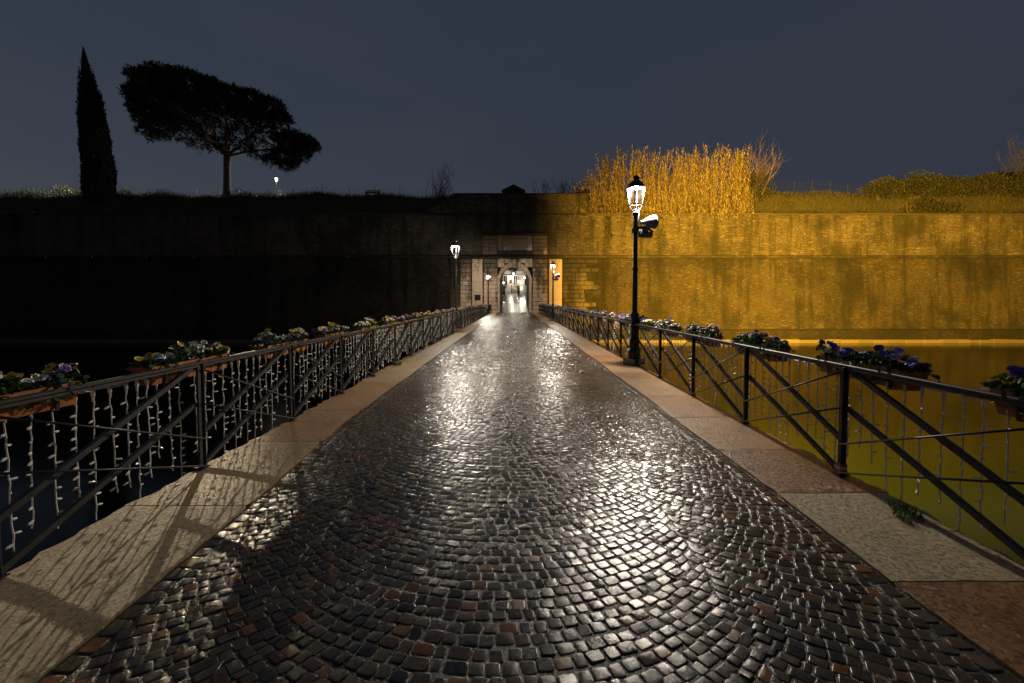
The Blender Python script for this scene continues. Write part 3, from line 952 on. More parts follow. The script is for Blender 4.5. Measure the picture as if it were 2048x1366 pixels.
gal = empty('covered_gallery', (0, 84, 6.8)); tag(gal, 'pale covered gallery with slatted openings crossing above the street', 'gallery')
def gp_(name, mb, mat):
    o = mb.build(name, mat, gal); o.location = (0, -84, -6.8); return o
gp_('beam', MB().box(-8, 8, 83.7, 87, 6.35, 6.98, .05), M_GREYR)
gp_('wall', MB().box(-8, 8, 84, 86.8, 6.985, 9.6), M_CREAM)
gp_('sill', MB().box(-8, 8, 83.85, 83.99, 7.0, 7.08), M_GREYR)
for c in (-2.6, -1.15, .3, 1.75):
    gp_('opening', MB().box(c-.45, c+.45, 83.95, 83.995, 7.16, 7.62), M_DARKW)
    m = MB()
    for k in range(6): m.box(c-.45+k*.17, c-.45+k*.17+.05, 83.91, 83.948, 7.16, 7.62)
    gp_('slats', m, M_CREAM)
for sx in (-1, 1):
    h = empty('side_house', (sx*6, 88, 1.5))
    tag(h, ('grey side house on the left of the street behind the gate' if sx < 0 else 'grey side house on the right of the street behind the gate'), 'house')
    x0, x1 = sorted((sx*3.4, sx*9))
    o = MB().box(x0, x1, 76 if sx > 0 else 90, 100.8, .8, 12).build('wall', M_GREYR, h); o.location = (-sx*6, -88, -1.5)
    for yw in (92, 96):
        xa, xb = sorted((sx*3.36, sx*3.395))
        o = MB().box(xa, xb, yw-.5, yw+.5, 4.2, 6.2).build('shutter', M_SHUT, h); o.location = (-sx*6, -88, -1.5)

def wall_lantern(p, label, power):
    t = empty('wall_lantern', p); tag(t, label, 'lantern', 'lanterns in the town square')
    MB().tube([(0, .35, .05), (0, .15, .22), (0, 0, .2)], .015, 5).build('bracket', M_IRON, t)
    MB().lathe([(.02, .2), (.16, .1), (.15, .08)], 8).build('cap', M_IRON, t)
    MB().lathe([(.03, -.2), (.09, -.18), (.13, .075)], 8).build('glass', M_GLOBE, t)
    lamp_light('lantern_light', (0, -.25, -.05), power, WHITE, .08, t)
wall_lantern(W(1022, 553, 100.3), 'bright lantern between the two windows of the cream house', 200)
wall_lantern(W(1036, 562, 100.3), 'lantern right of the second window on the cream house', 130)
wall_lantern(W(1007, 565, 97), 'lantern at the left edge of the view through the arch', 130)
wall_lantern(W(1049, 555, 93), 'lantern at the upper right of the view through the arch', 160)
wall_lantern(W(1027, 547, 82.6), 'small lantern hanging under the covered gallery', 160)
bl = empty('lamp_bollard', (W(1043, 590, 88).x, 88, street_z(88))); tag(bl, 'pale square bollard with a bright lamp on top in the street', 'bollard')
MB().box(-.22, .22, -.22, .22, 0, 1.35, .02).build('pillar', M_GREYR, bl)
MB().lathe([(.12, 1.36), (.2, 1.5), (.2, 1.72), (.05, 1.8)], 10).build('lamp_head', M_GLOBE, bl, True)
lamp_light('bollard_light', (0, -.35, 1.65), 150, WHITE, .1, bl)
def planter(p, label, h):
    t = empty('planter', p); tag(t, label, 'planter', 'planters in the town square')
    MB().lathe([(.22, 0), (.32, .7), (.34, .72), (.29, .72), (.27, .6)], 10).build('pot', M_POT, t, True)
    m = MB()
    for k in range(46):
        a = rnd.uniform(0, 6.28); l = rnd.uniform(.6, 1.0)*h; sp = rnd.uniform(.3, .95)
        p0 = Vector((0, 0, .6)); p1 = Vector((math.cos(a)*l*sp*.45, math.sin(a)*l*sp*.45, .6+l*.75)); p2 = Vector((math.cos(a)*l*sp, math.sin(a)*l*sp, .6+l*(.95-.5*sp)))
        s = Vector((-math.sin(a), math.cos(a), 0))*.035
        m.quad(p0-s, p0+s, p1+s, p1-s); m.tri(p1-s, p1+s, p2)
    m.build('fronds', M_BUSH, t)
planter((W(1008, 582, 92).x, 92, street_z(92)), 'black planter with a palm on the left of the street', 1.7)
planter((W(1037, 580, 93).x, 93, street_z(93)), 'black planter with a palm on the right of the street', 1.8)
planter((W(1003, 586, 88).x, 88, street_z(88)), 'small planter beside the left arch jamb in the street', 1.1)
lw = empty('low_wall', (W(1023, 583, 98).x, 98, street_z(98))); tag(lw, 'low cream wall with wooden post in front of the house', 'wall')
MB().box(-1.0, 1.2, -.2, .2, -.1, .75, .03).build('wall', M_CREAM, lw)
MB().box(-.1, .12, -.34, -.21, 0, 1.6, .01).build('post', M_WOOD, lw)

# ================================================================== RAILINGS
RX = 2.945
PITCHY = 1.72
def tube_mesh(name, a, b, r, mat, n=6): return MB().tube([a, b], r, n).mesh(name, mat, True)
post_me = MB().box(-.026, .026, -.030, -.018, 0.0, 1.0, .002).box(-.010, .010, -.0175, .034, 0.0, .985).box(-.05, .05, -.045, .045, .026, .036).mesh('post', M_RAILI)
ROWS = {-1: [4.22 + PITCHY*k for k in range(-4, 31)], 1: [4.05 + PITCHY*k for k in range(-4, 31)]}
def angle_bar(a, b):
    m = MB(); m.bar(a, b, .040, .007); off = Vector((.018, 0, 0))
    a = Vector(a); b = Vector(b)
    m.bar(a+off+Vector((0,0,.0155)), b+off+Vector((0,0,.0155)), .007, .030); return m
bar_hi = angle_bar((0, PITCHY-.03, .985), (0, .03, .33)).mesh('diagonal_bar', M_RAILI)
bar_lo = angle_bar((0, PITCHY-.03, .63), (0, .03, .03)).mesh('diagonal_bar', M_RAILI)
rod_hi = tube_mesh('diagonal_rod', (0, PITCHY, .30), (0, 0, .955), .0085, M_RAILI)
rod_lo = tube_mesh('diagonal_rod', (0, PITCHY, .04), (0, 0, .63), .0085, M_RAILI)
for sd in (-1, 1):
    P = ROWS[sd]
    r = empty('iron_railing', (sd*RX, P[0], 0))
    tag(r, ('dark iron lattice railing along the left edge of the bridge' if sd < 0 else 'dark iron lattice railing along the right edge of the bridge'), 'railing', 'bridge railings')
    L0 = P[-1]-P[0]
    MB().box(-.024, .024, -.1, L0+1.2, 1.003, 1.028, .006).box(-.007, .007, -.1, L0+1.2, .978, 1.0).build('top_rail', M_RAILI, r)
    for i, y in enumerate(P):
        link('post', post_me, r, (0, y-P[0], 0), (0, 0, 0 if sd > 0 else math.pi), None)
        if i < len(P)-1:
            for me, dx in ((bar_hi, .014), (bar_lo, .014), (rod_hi, -.030), (rod_lo, -.030)):
                link(me.name.split('.')[0], me, r, (dx*sd, y-P[0], 0), None, (sd, 1, 1))

# ================================================================== FLOWER BOXES
def leaf_hex(P, D, Nn, L, Wd):
    """elliptical 6-gon leaves: P base (n,3), D dir, Nn side vectors."""
    n = len(P)
    t = np.array([0, .3, .72, 1.0, .72, .3]); w = np.array([0, .5, .42, 0, -.42, -.5])
    V = P[:, None, :] + D[:, None, :]*(t[None, :, None]*L[:, None, None]) + Nn[:, None, :]*(w[None, :, None]*Wd[:, None, None])
    V[:, :, 2] -= (t**2)[None, :]*L[:, None]*.25
    o = (np.arange(n)*6)[:, None]
    return V.reshape(-1, 3), np.arange(6)[None]+o
def unit(a): return a/np.linalg.norm(a, axis=1, keepdims=True)
BOXL = 1.16
fol_me = []
for q in range(5):
    n = 720
    P = np.stack([rng.uniform(-.085, .085, n), rng.uniform(-BOXL/2+.03, BOXL/2-.03, n), np.zeros(n)], 1)
    hgt = .055 + .055*np.sin(P[:, 1]*7+q) + .04*np.sin(P[:, 1]*17+2*q)
    P[:, 2] = .15 + rng.uniform(0, 1, n)*np.maximum(.04, hgt*.8 + .045)*(1-.4*np.abs(P[:, 0])/.09)
    D = unit(np.stack([P[:, 0]*6 + rng.normal(0, .5, n), rng.normal(0, .6, n), rng.uniform(.0, .9, n)], 1))
    tr = rng.random(n) < .14                     # trailing leaves over the rim
    P[tr, 0] = np.sign(P[tr, 0])*rng.uniform(.09, .13, tr.sum()); P[tr, 2] = rng.uniform(.06, .16, tr.sum())
    D[tr, 2] -= .7; D = unit(D)
    S = unit(np.cross(D, rng.normal(0, 1, (n, 3)))); 
    V, F = leaf_hex(P, D, S, rng.uniform(.035, .062, n), rng.uniform(.022, .036, n))
    fol_me.append(np_mesh('foliage', V, F, M_PLEAF))
def flower_geo(m, M, fi):
    """five rounded petals plus eye added to builder m; fi collects material slots (0 petal, 1 eye)."""
    for k, (a, r, ln) in enumerate(((1.57, .019, .020), (2.7, .017, .018), (.44, .017, .018), (3.9, .016, .016), (5.5, .016, .016))):
        c = Vector((math.cos(a)*ln, math.sin(a)*ln, .001*k))
        b = len(m.v)
        for j in range(7):
            t = 2*math.pi*j/7
            p = c + Vector((math.cos(t)*r, math.sin(t)*r, 0)); p.z += .004*math.cos(t*2+k) + .25*p.length*.3
            m.v.append(tuple(M @ p))
        m.f.append(tuple(range(b, b+7))); fi.append(0)
    b = len(m.v)
    for j in range(5):
        t = 2*math.pi*j/5
        m.v.append(tuple(M @ Vector((math.cos(t)*.008, math.sin(t)*.008, .011))))
    m.f.append(tuple(range(b, b+5))); fi.append(1)
pansy_me = {}
for nm, mt in M_PET.items():
    m = MB(); fi = []; flower_geo(m, Matrix.Identity(4), fi)
    me = m.mesh('pansy', mt); me.materials.append(M_EYE); me.polygons.foreach_set('material_index', fi); pansy_me[nm] = me
PALETTE = {-1: ['yellow']*6 + ['white']*4 + ['purple']*2 + ['blue'], 1: ['blue']*4 + ['purple']*3 + ['white']*4 + ['yellow']*3 + ['lilac']*2 + ['wine']}
def rand_flower_matrix(sd, q):
    yy = rnd.uniform(-BOXL/2+.04, BOXL/2-.04); xx = rnd.uniform(-.09, .09)
    h = .055 + .055*math.sin(yy*7+q) + .04*math.sin(yy*17+2*q)
    z = .15 + max(.055, h*.8+.052)*(1-.4*abs(xx)/.09) + rnd.uniform(-.01, .03)
    n = Vector((-sd*rnd.uniform(-.2, .8), rnd.uniform(-.9, .1), rnd.uniform(.3, 1))).normalized()
    rot = n.to_track_quat('Z', 'Y').to_matrix().to_4x4() @ Matrix.Rotation(rnd.uniform(-.5, .5), 4, 'Z')
    return Matrix.Translation((xx, yy, z)) @ rot @ Matrix.Scale(rnd.uniform(.85, 1.3), 4)
flowers_me = {}
for sd in (-1, 1):
    for q in range(5):
        m = MB(); fi = []; names = list(M_PET); sl = []
        for k in range(46):
            nm = rnd.choice(PALETTE[sd]); f0 = []
            flower_geo(m, rand_flower_matrix(sd, q), f0)
            fi += [names.index(nm) if f == 0 else len(names) for f in f0]
        me = m.mesh('pansies', M_PET[names[0]])
        for nm in names[1:]: me.materials.append(M_PET[nm])
        me.materials.append(M_EYE)
        me.polygons.foreach_set('material_index', fi); flowers_me[(sd, q)] = me
tm = MB(); bt, tp, hl = .068, .092, BOXL/2-.06
def trough_ring(w, l, z): return [(-w, -l, z), (w, -l, z), (w, l, z), (-w, l, z)]
rings = [trough_ring(bt, hl-.03, 0), trough_ring(tp-.008, hl-.006, .125), trough_ring(tp, hl, .127), trough_ring(tp, hl, .155), trough_ring(tp-.012, hl-.012, .155), trough_ring(tp-.02, hl-.02, .12)]
for rg in rings: tm.v += rg
tm.f.append((3, 2, 1, 0))
for i in range(len(rings)-1):
    for k in range(4): tm.f.append((i*4+k, i*4+(k+1) % 4, (i+1)*4+(k+1) % 4, (i+1)*4+k))
trough_me = tm.mesh('trough', M_TERRA)
soil_me = MB().box(-.072, .072, -hl+.022, hl-.022, .10, .135).mesh('soil', M_SOIL)
def bracket_mesh(sd):
    m = MB(); s = sd
    pts = [(-s*.175, .0, .130), (-s*.180, 0, .172), (-s*.110, 0, .174), (-s*.098, 0, .13), (-s*.078, 0, -.012), (s*.078, 0, -.012), (s*.105, 0, .13)]
    for a in range(8):
        t = a/7*5.2
        pts.append((s*(.132 - .027*math.cos(t)), 0, .145 + .027*math.sin(t)))
    for a, b_ in zip(pts[:-1], pts[1:]): m.bar(a, b_, .006, .024, Vector((0, 1, 0)))
    return m.mesh('bracket', M_BRACK)
brk_me = {sd: bracket_mesh(sd) for sd in (-1, 1)}
side_word = {-1: 'left', 1: 'right'}
BOXX = 3.095
for sd in (-1, 1):
    cnt = 0
    for i, y in enumerate(ROWS[sd]):
        if y < 2.0 or y > 55.5: continue
        cnt += 1
        yy = y + (0.06 if sd < 0 else -.02) + rnd.uniform(-.05, .05)
        t = empty('flower_box', (sd*BOXX, yy, .885 + rnd.uniform(-.012, .012)), rnd.uniform(-.02, .02))
        col = 'yellow and white' if sd < 0 else 'purple and white'
        tag(t, f'{ordinal(cnt)} terracotta flower box from the camera on the {side_word[sd]} railing, {col} pansies', 'flower box', 'flower boxes on the railings')
        q = (cnt*3 + (sd > 0)*2) % 5
        flip = 1
        link('trough', trough_me, t); link('foliage', fol_me[q], t)
        if y < 22:
            link('soil', soil_me, t)
            for by in (-.36, .36): link('bracket', brk_me[sd], t, (0, by, 0))
        if y < 7.2:
            for k in range(46):
                o = link('pansy', pansy_me[rnd.choice(PALETTE[sd])], t); o.matrix_basis = rand_flower_matrix(sd, q)
        else:
            link('pansies', flowers_me[(sd, q)], t)['kind'] = 'stuff'

# ================================================================== HANGING LIGHT STRINGS
def drop_mesh(m, L, x0=0.0, y0=0.0, seed=0):
    rr = random.Random(seed)
    m.lathe([(.006, -.01), (.013, -.012), (.014, -.045), (.010, -.05), (.008, -.085), (.003, -.09)], 6, x0, y0)
    m.tube([(x0, y0, .02), (x0, y0, -.02)], .009, 4)
    nseg = int(L/.05); pts = []
    ph = rr.uniform(0, 6)
    for k in range(nseg+1):
        z = -.085 - (L-.085)*k/nseg
        pts.append((x0 + .004*math.sin(k*1.9+ph), y0 + .004*math.sin(k*.55+ph) + rr.gauss(0, .0022), z))
    m.tube(pts, .0052, 5)
    z = -.15
    while z > -L+.02:
        k = (-z-.085)/(L-.085)*nseg; p = Vector(pts[min(nseg, max(0, int(k)))]); p.z = z
        a = rr.choice((0, 1))*math.pi + rr.gauss(0, .5)
        d = Vector((math.sin(a)*.5, math.cos(a), rr.uniform(-.35, .25))).normalized()
        m.tube([p, p+d*.022, p+d*.040, p+d*.046], [.0045, .0085, .0068, .002], 5)
        z -= rr.uniform(.055, .095)
drops = []
for q in range(10):
    m = MB(); drop_mesh(m, .62 + .042*q, seed=q); drops.append(m.mesh('light_drop', M_CABLE))
rows_me = []
for q in range(4):
    m = MB(); k = 0; y = .05
    rr = random.Random(50+q)
    while y < PITCHY-.03:
        L = rr.uniform(.65, 1.0)
        m.tube([(0, y, .02), (0, y, -.09)], [.010, .008], 4)
        pts = [(0, y+.012*math.sin(j*.9+k), -.09-(L-.09)*j/6) for j in range(7)]
        m.tube(pts, .0045, 3)
        for j in range(9):
            z = -.14-(L-.16)*j/9; s = rr.choice((-1, 1))
            m.tube([(0, y, z), (rr.uniform(-.01, .01), y+s*.042, z+rr.uniform(-.01, .01))], [.004, .006], 3)
        y += rr.uniform(.105, .165); k += 1
    rows_me.append(m.mesh('light_drops', M_CABLE))
for sd in (-1, 1):
    cnt = 0
    for i, y in enumerate(ROWS[sd][:-1]):
        if y < .5 or y > 54: continue
        cnt += 1
        t = empty('light_curtain', (sd*3.035, y, .955))
        tag(t, f'white icicle light string in the {ordinal(cnt)} panel of the {side_word[sd]} railing from the camera', 'string lights', 'icicle light strings on the railings')
        m = MB(); pts = [(0, 0, .018)]
        yy = 0.0
        while yy < PITCHY-.06:
            yy += .06; pts.append((rnd.gauss(0, .004), yy, .018 + .010*math.sin(yy*21+i) - .012*abs(math.sin(yy*9+i))))
        m.tube(pts, .005, 4)
        m.tube([(p[0]+.008, p[1], p[2]-.012+.006*math.sin(p[1]*13)) for p in pts], .004, 4)
        m.build('cable', M_CABLE, t)
        if y < 20:
            yy = rnd.uniform(.03, .10)
            while yy < PITCHY-.03:
                link('light_drop', drops[rnd.randrange(3, 10) if rnd.random() < .85 else rnd.randrange(10)], t, (0, yy, 0), (rnd.gauss(0, .02), rnd.gauss(0, .012), rnd.uniform(-.5, .5)))
                yy += rnd.choice([.10, .125, .135, .145, .15, .17])
        else:
            o = link('light_drops', rows_me[i % 4], t); o['kind'] = 'stuff'

# ================================================================== STREET LAMPS
def street_lamp(x, y, label, power=LAMP_W, rot=.42, zl=4.225):
    t = empty('street_lamp', (x, y, .026), rot)
    tag(t, label, 'street lamp', 'lamps along the bridge')
    MB().box(-.20, .20, -.20, .20, -.01, .13, .02).build('plinth', M_STONEB, t)
    o = MB().lathe([(.165, .13), (.165, .34), (.15, .37), (.125, .40), (.118, .62), (.105, .66), (.095, .70), (.092, 1.16), (.115, 1.18), (.115, 1.22), (.075, 1.27), (.068, 1.31)], 8).build('base', M_IRON, t)
    o = MB().lathe([(.064, 1.31), (.060, 2.28), (.074, 2.29), (.074, 2.34), (.058, 2.36), (.053, 3.30), (.066, 3.31), (.066, 3.35), (.054, 3.37), (.055, 3.55), (.080, 3.66), (.088, 3.70), (.05, 3.72)], 14).build('pole', M_IRON, t)
    smooth_angle(o, 35)
    o = MB().lathe([(.045, 3.72), (.055, 3.76), (.03, 3.79), (.028, 3.83)], 10)
    for k in range(4):
        a = math.pi/4 + k*math.pi/2; c, s = math.cos(a), math.sin(a)
        o.tube([(c*.04, s*.04, 3.74), (c*.10, s*.10, 3.77), (c*.135, s*.135, 3.84), (c*.17, s*.17, 3.90)], .009, 5)
    o.build('neck', M_IRON, t)
    b0, b1, z0, z1 = .108, .152, 3.90, 4.30
    fr = MB()
    for k in range(4):
        a = math.pi/4 + k*math.pi/2; c, s = math.cos(a)*1.414, math.sin(a)*1.414
        fr.bar((c*b0, s*b0, z0), (c*b1, s*b1, z1), .018, .018)
    for z, b in ((z0, b0), (z1, b1)):
        fr.box(-b-.01, b+.01, -b-.01, -b+.008, z-.008, z+.010); fr.box(-b-.01, b+.01, b-.008, b+.01, z-.008, z+.010)
        fr.box(-b-.01, -b+.008, -b+.0085, b-.0085, z-.008, z+.010); fr.box(b-.008, b+.01, -b+.0085, b-.0085, z-.008, z+.010)
    lant = fr.build('lantern_frame', M_IRON, t)
    for k in range(4):
        a = k*math.pi/2; Mx = Matrix.Rotation(a, 4, 'Z')
        q = [Mx @ Vector(p) for p in ((-b0+.012, -b0, z0+.012), (b0-.012, -b0, z0+.012), (b1-.014, -b1, z1-.012), (-b1+.014, -b1, z1-.012))]
        MB().quad(*q).build('pane', M_PANE, lant)
    MB().lathe([(.208, 4.312), (.211, 4.325), (.188, 4.36), (.155, 4.42), (.12, 4.455), (.07, 4.47), (.06, 4.50), (.085, 4.515), (.085, 4.545), (.055, 4.585), (.02, 4.60), (0, 4.605)], 16).build('cap', M_IRON, t, True)
    MB().lathe([(.0, 4.285), (.085, 4.285), (.085, 4.308)], 12).build('led_plate', M_LED, t)
    lamp_light('lamp_light', (0, 0, zl), power, WHITE, .045, t)
    return t
L1 = (2.945, 11.2); L2 = (-3.02, 23.2); L3 = (2.965, 35.6); L4 = (-3.0, 51.0)
street_lamp(*L1, 'tallest nearest black street lamp, on the right railing carrying a big floodlight')
street_lamp(*L2, 'second nearest black street lamp, standing on the left railing', LAMP_W*.42, .7)
street_lamp(*L3, 'black street lamp with a small floodlight, on the right railing near the gate', LAMP_W*.40, .3)
street_lamp(*L4, 'farthest and smallest street lamp, on the left in front of the gateway', LAMP_W*.7, .5, 4.16)

# ---- sodium floodlights clamped to the two right-hand lamps
def floodlight(base, aim, label, power, spotsize, blend, scl=1.0):
    bx_, by_, bz_ = base
    t = empty('floodlight', base); tag(t, label, 'floodlight', 'floodlights on the lamp posts')
    t.scale = (scl,)*3
    ax = Vector((.93, .33, .10)).normalized()
    Mx = Matrix.Translation((.13, -.02, .22)) @ ax.to_track_quat('Z', 'Y').to_matrix().to_4x4()
    o = MB().lathe([(.0, -.10), (.045, -.095), (.052, -.06), (.048, -.02), (.062, -.015), (.066, .02), (.09, .06), (.125, .13), (.155, .22), (.163, .28), (.172, .285), (.172, .31), (.160, .31), (.150, .27), (.10, .15), (.05, .10)], 20, M=Mx).build('reflector_housing', M_FLOODP, t, True)
    smooth_angle(o, 40)
    MB().lathe([(.0, .268), (.150, .268)], 16, M=Mx).build('lamp_glass', M_SOD, t)
    Bx = Matrix.Translation((.20, .02, -.075)) @ Vector((.97, .2, .02)).normalized().to_track_quat('Z', 'Y').to_matrix().to_4x4()
    o = MB().lathe([(.02, -.20), (.062, -.18), (.072, -.15), (.072, .13), (.06, .155), (.02, .16)], 12, M=Bx)
    for z in (-.09, .02, .10): o.lathe([(.078, z), (.082, z+.01), (.082, z+.025), (.078, z+.035)], 12, M=Bx)
    o = o.build('gear_box', M_FLOODP, t); smooth_angle(o, 40)
    m = MB(); m.bar((-.02, -.10, .075), (.20, -.10, .085), .07, .012, Vector((0, 1, 0))); m.bar((.19, -.10, .09), (.34, -.09, -.03), .05, .012, Vector((0, 1, 0)))
    m.bar((-.02, .12, .075), (.22, .13, .085), .07, .012, Vector((0, 1, 0)))
    m.build('yoke', M_FLOODG, t)
    m = MB(); m.box(.10, .24, -.06, .08, -.02, .10, .01)
    m.lathe([(.078, -.02), (.082, -.01), (.082, .07), (.078, .08)], 12, -.06, 0, 0, None)
    m.box(-.16, -.13, -.05, .05, -.05, .06, .01)
    m.build('clamp', M_FLOODG, t)
    pts = [(.14, -.06, -.13), (.13, -.09, -.20), (.06, -.10, -.26), (-.01, -.09, -.22), (-.01, -.075, -.05), (-.01, -.07, .15), (.0, -.07, .55)]
    MB().tube(pts, .007, 5).build('cable', M_FLOODP, t, True)
    d = Vector(aim) - Vector(base)
    lp = Mx @ Vector((0, 0, .36))
    lamp_light('flood_beam', lp, power, SODIUM, .12, t, (d, spotsize, blend))
    return t
floodlight((L1[0]+.06, L1[1], 3.27), (3+60, 11.2+30, -8.0), 'large white floodlight on the nearest right lamp post, pointing right', 1350000, 128, .85)
floodlight((L3[0]+.06, L3[1], 3.27), (25, 58, 8.5), 'small white floodlight on the farther right lamp post beside the gate', 105000, 98, .9)

# ================================================================== RAMPART LAMPS
def rampart_lamp(p, label, power, spot=None, aim=None):
    gz = ground_z(p.x, p.y)
    t = empty('rampart_lamp', (p.x, p.y, gz)); h = p.z - gz
    tag(t, label, 'street lamp', 'lamps up on the rampart')
    MB().lathe([(.10, -.1), (.09, .8), (.055, .85), (.05, h-.35), (.08, h-.3)], 8).build('pole', M_IRON, t, True)
    MB().lathe([(.12, h-.30), (.21, h+.08)], 6).build('glass', M_GLOBE, t)
    MB().lathe([(.24, h+.10), (.16, h+.22), (.05, h+.30), (0, h+.36)], 8).build('cap', M_IRON, t)
    lamp_light('lamp_light', (0, -.32, h-.12), power, (1, .9, .68), .08, t)
    if spot: lamp_light('added_slab_beam', (0, -.3, h-.05), spot, (1, .82, .55), .24, t, (aim - Vector((p.x, p.y-.3, p.z)), 2.3, 1.0))  # narrow extra spot, added to light the near left slabs and throw railing shadows
rampart_lamp(W(553, 358, 70), 'bright lit lamp under the umbrella pine on the rampart', 1800, 105000, Vector((-2.85, 2.3, 0)))
rampart_lamp(W(172, 349, 69), 'lit lamp half hidden behind the cypress on the rampart', 3500)

# ================================================================== VEGETATION
def rand_unit(n):
    return unit(rng.normal(0, 1, (n, 3)))
def leaf_cloud(name, P, D, L, Wd, mat, parent):
    S = unit(np.cross(D, rng.normal(0, 1, D.shape)))
    n = len(P)
    V = np.stack([P - S*(Wd*.25)[:, None], P + S*(Wd*.25)[:, None], P + D*(L*.55)[:, None] + S*(Wd*.5)[:, None],
                  P + D*L[:, None], P + D*(L*.55)[:, None] - S*(Wd*.5)[:, None]], 1).reshape(-1, 3)
    o = (np.arange(n)*5)[:, None]
    return link(name, np_mesh(name, V, np.array([[0, 1, 2, 3, 4]])+o, mat), parent)

# ---- umbrella pine
PD = 64.0
pine_base = W(455, 394, PD); pine_base.z = ground_z(pine_base.x, PD)
pine = empty('umbrella_pine', pine_base); tag(pine, 'tall dark umbrella pine with a wide leaning crown on the rampart', 'tree')
K = PD/910
def PP(px, py, dy=0.0):   # local coordinates of the pine
    return W(px, py, PD+dy) - pine_base
blobs = [(px_ + max(0, (330-px_)*.14), py_ + 6, r_*(.90 + .14*math.sin(px_*1.7))) for px_, py_, r_ in [(285,158,30),(330,160,34),(375,165,34),(420,175,34),(465,188,34),(505,200,32),(540,215,30),(560,236,24),
         (275,190,26),(310,195,34),(355,205,38),(405,215,40),(455,225,42),(505,240,40),(535,258,24),
         (270,225,16),(295,240,20),(330,240,24),(380,255,30),(430,262,30),(480,270,30),(520,285,24),
         (285,258,14),(318,266,14),(400,288,18),(432,296,16),(345,268,16),(370,280,14),
         (585,285,30),(612,283,24),(600,305,20),(570,310,24),(545,318,18),(575,328,16),(590,322,12),(520,312,12),(262,150,14),(268,175,16),(300,222,26),(340,225,30),(268,205,14),(300,268,12),(395,235,34),(345,182,30),(440,205,34),(490,225,34),(530,240,28),(410,275,22),(450,282,20),(490,292,16),(360,250,22),(500,300,12),(272,212,24),(288,240,22),(318,246,24),(350,258,20),(264,182,20),(606,290,27),(626,288,14)]]
bp, bd = [], []
for (px, py, r) in blobs:
    n = int(r*r*0.60) if py < 228 or px > 535 else int(r*r*0.40) if px < 345 else int(r*r*0.24)
    dirs = rand_unit(n); dirs[:, 2] = np.abs(dirs[:, 2])*np.where(rng.random(n) < .8, 1, -.7)
    rad = rng.uniform(.55, 1.0, n)
    dy = rng.uniform(-1, 1)*5.5*math.sqrt(max(.1, 1-((px-430)/230)**2))
    c = PP(px, py, dy)
    sc3 = np.array([r*K, r*K*1.25, r*K*.82])
    bp.append(np.array(c)[None] + dirs*rad[:, None]*sc3); bd.append(unit(dirs + np.array([0, 0, .55]) + rng.normal(0, .25, (n, 3))))
P0 = np.concatenate(bp); D0 = np.concatenate(bd)
rep = 5
Pn = np.repeat(P0, rep, 0) + rng.normal(0, .10, (len(P0)*rep, 3))
Dn = unit(np.repeat(D0, rep, 0) + rng.normal(0, .45, (len(P0)*rep, 3)))
leaf_cloud('crown', Pn, Dn, rng.uniform(.30, .62, len(Pn)), rng.uniform(.07, .14, len(Pn)), M_PINE, pine)
m = MB()
fork = PP(455, 312)
m.tube([(0, 0, -.4), (-.05, 0, 1.0), (-.02, .05, 3.0), (.05, 0, 4.6), fork], [.62, .52, .47, .46, .50], 10)
m.build('trunk', M_BARK, pine, True)
m = MB()
def limb(p0, p1, r0, r1, wob=.4, n=6):
    pts = []; rad = []
    for k in range(n+1):
        t = k/n
        p = Vector(p0).lerp(Vector(p1), t) + Vector((rnd.gauss(0, wob), rnd.gauss(0, wob), rnd.gauss(0, wob)*.6))*math.sin(math.pi*t)*.5
        p.z += math.sin(math.pi*t)*wob*.6
        pts.append(p); rad.append(r0+(r1-r0)*t)
    m.tube(pts, rad, 6); return pts
mains = [((355,215),1.0,.30),((410,225),-1.5,.28),((470,230),1.5,.28),((300,200),-.5,.22),((520,262),-1.2,.22),((585,300),.8,.20),((440,190),0,.22)]
for (a, dy, r0) in mains:
    pts = limb(fork, PP(*a, dy*1.6), r0, .07, .7)
    for j in range(5):
        p = pts[rnd.randrange(2, len(pts))]
        tgt = Vector(P0[rnd.randrange(len(P0))])
        if (tgt-p).length < 7.5: limb(p, tgt, .09, .02, .4, 4)
for (px, py, r) in blobs:
    c = PP(px, py)
    best = min(mains, key=lambda q: (q[0][0]-px)**2+(q[0][1]-py)**2)
    limb(PP(*best[0], best[1]*1.6).lerp(fork, rnd.uniform(.15, .5)), c, .075, .02, .4, 5)
m.build('limbs', M_BARK, pine, True)

# ---- cypress
CD = 62.5
cb = W(200, 398, CD); cb.z = ground_z(cb.x, CD)
cyp = empty('cypress', cb); tag(cyp, 'slender dark columnar cypress on the rampart at the far left', 'tree')
KC = CD/910
prof = [(92,166,1),(110,168,7),(140,172,15),(180,178,22),(220,184,27),(260,188,29),(300,194,31),(335,197,32),(365,199,33),(385,200,31),(398,200,24)]
prof = [(a_, b_ + 13*(398-a_)/306, c_*.70) for a_, b_, c_ in prof]
def cyp_at(py):
    for (y0, c0, w0), (y1, c1, w1) in zip(prof[:-1], prof[1:]):
        if y0 <= py <= y1:
            t = (py-y0)/(y1-y0); return c0+(c1-c0)*t, w0+(w1-w0)*t
    return 200, 24
n = 15000
py = 92 + 306*np.sqrt(rng.uniform(0, 1, n)); 
cw = np.array([cyp_at(v) for v in py])
ang = rng.uniform(0, 2*np.pi, n); rr_ = rng.uniform(.72, 1.05, n) + .10*np.sin(ang*5+py*.09)
Pc = np.stack([(cw[:, 0]-200)*KC + np.cos(ang)*cw[:, 1]*KC*rr_, np.sin(ang)*cw[:, 1]*KC*rr_, W(200, 0, CD).z - py*KC - cb.z], 1)
Dc = unit(np.stack([np.cos(ang)*.35, np.sin(ang)*.35, np.ones(n)], 1) + rng.normal(0, .2, (n, 3)))
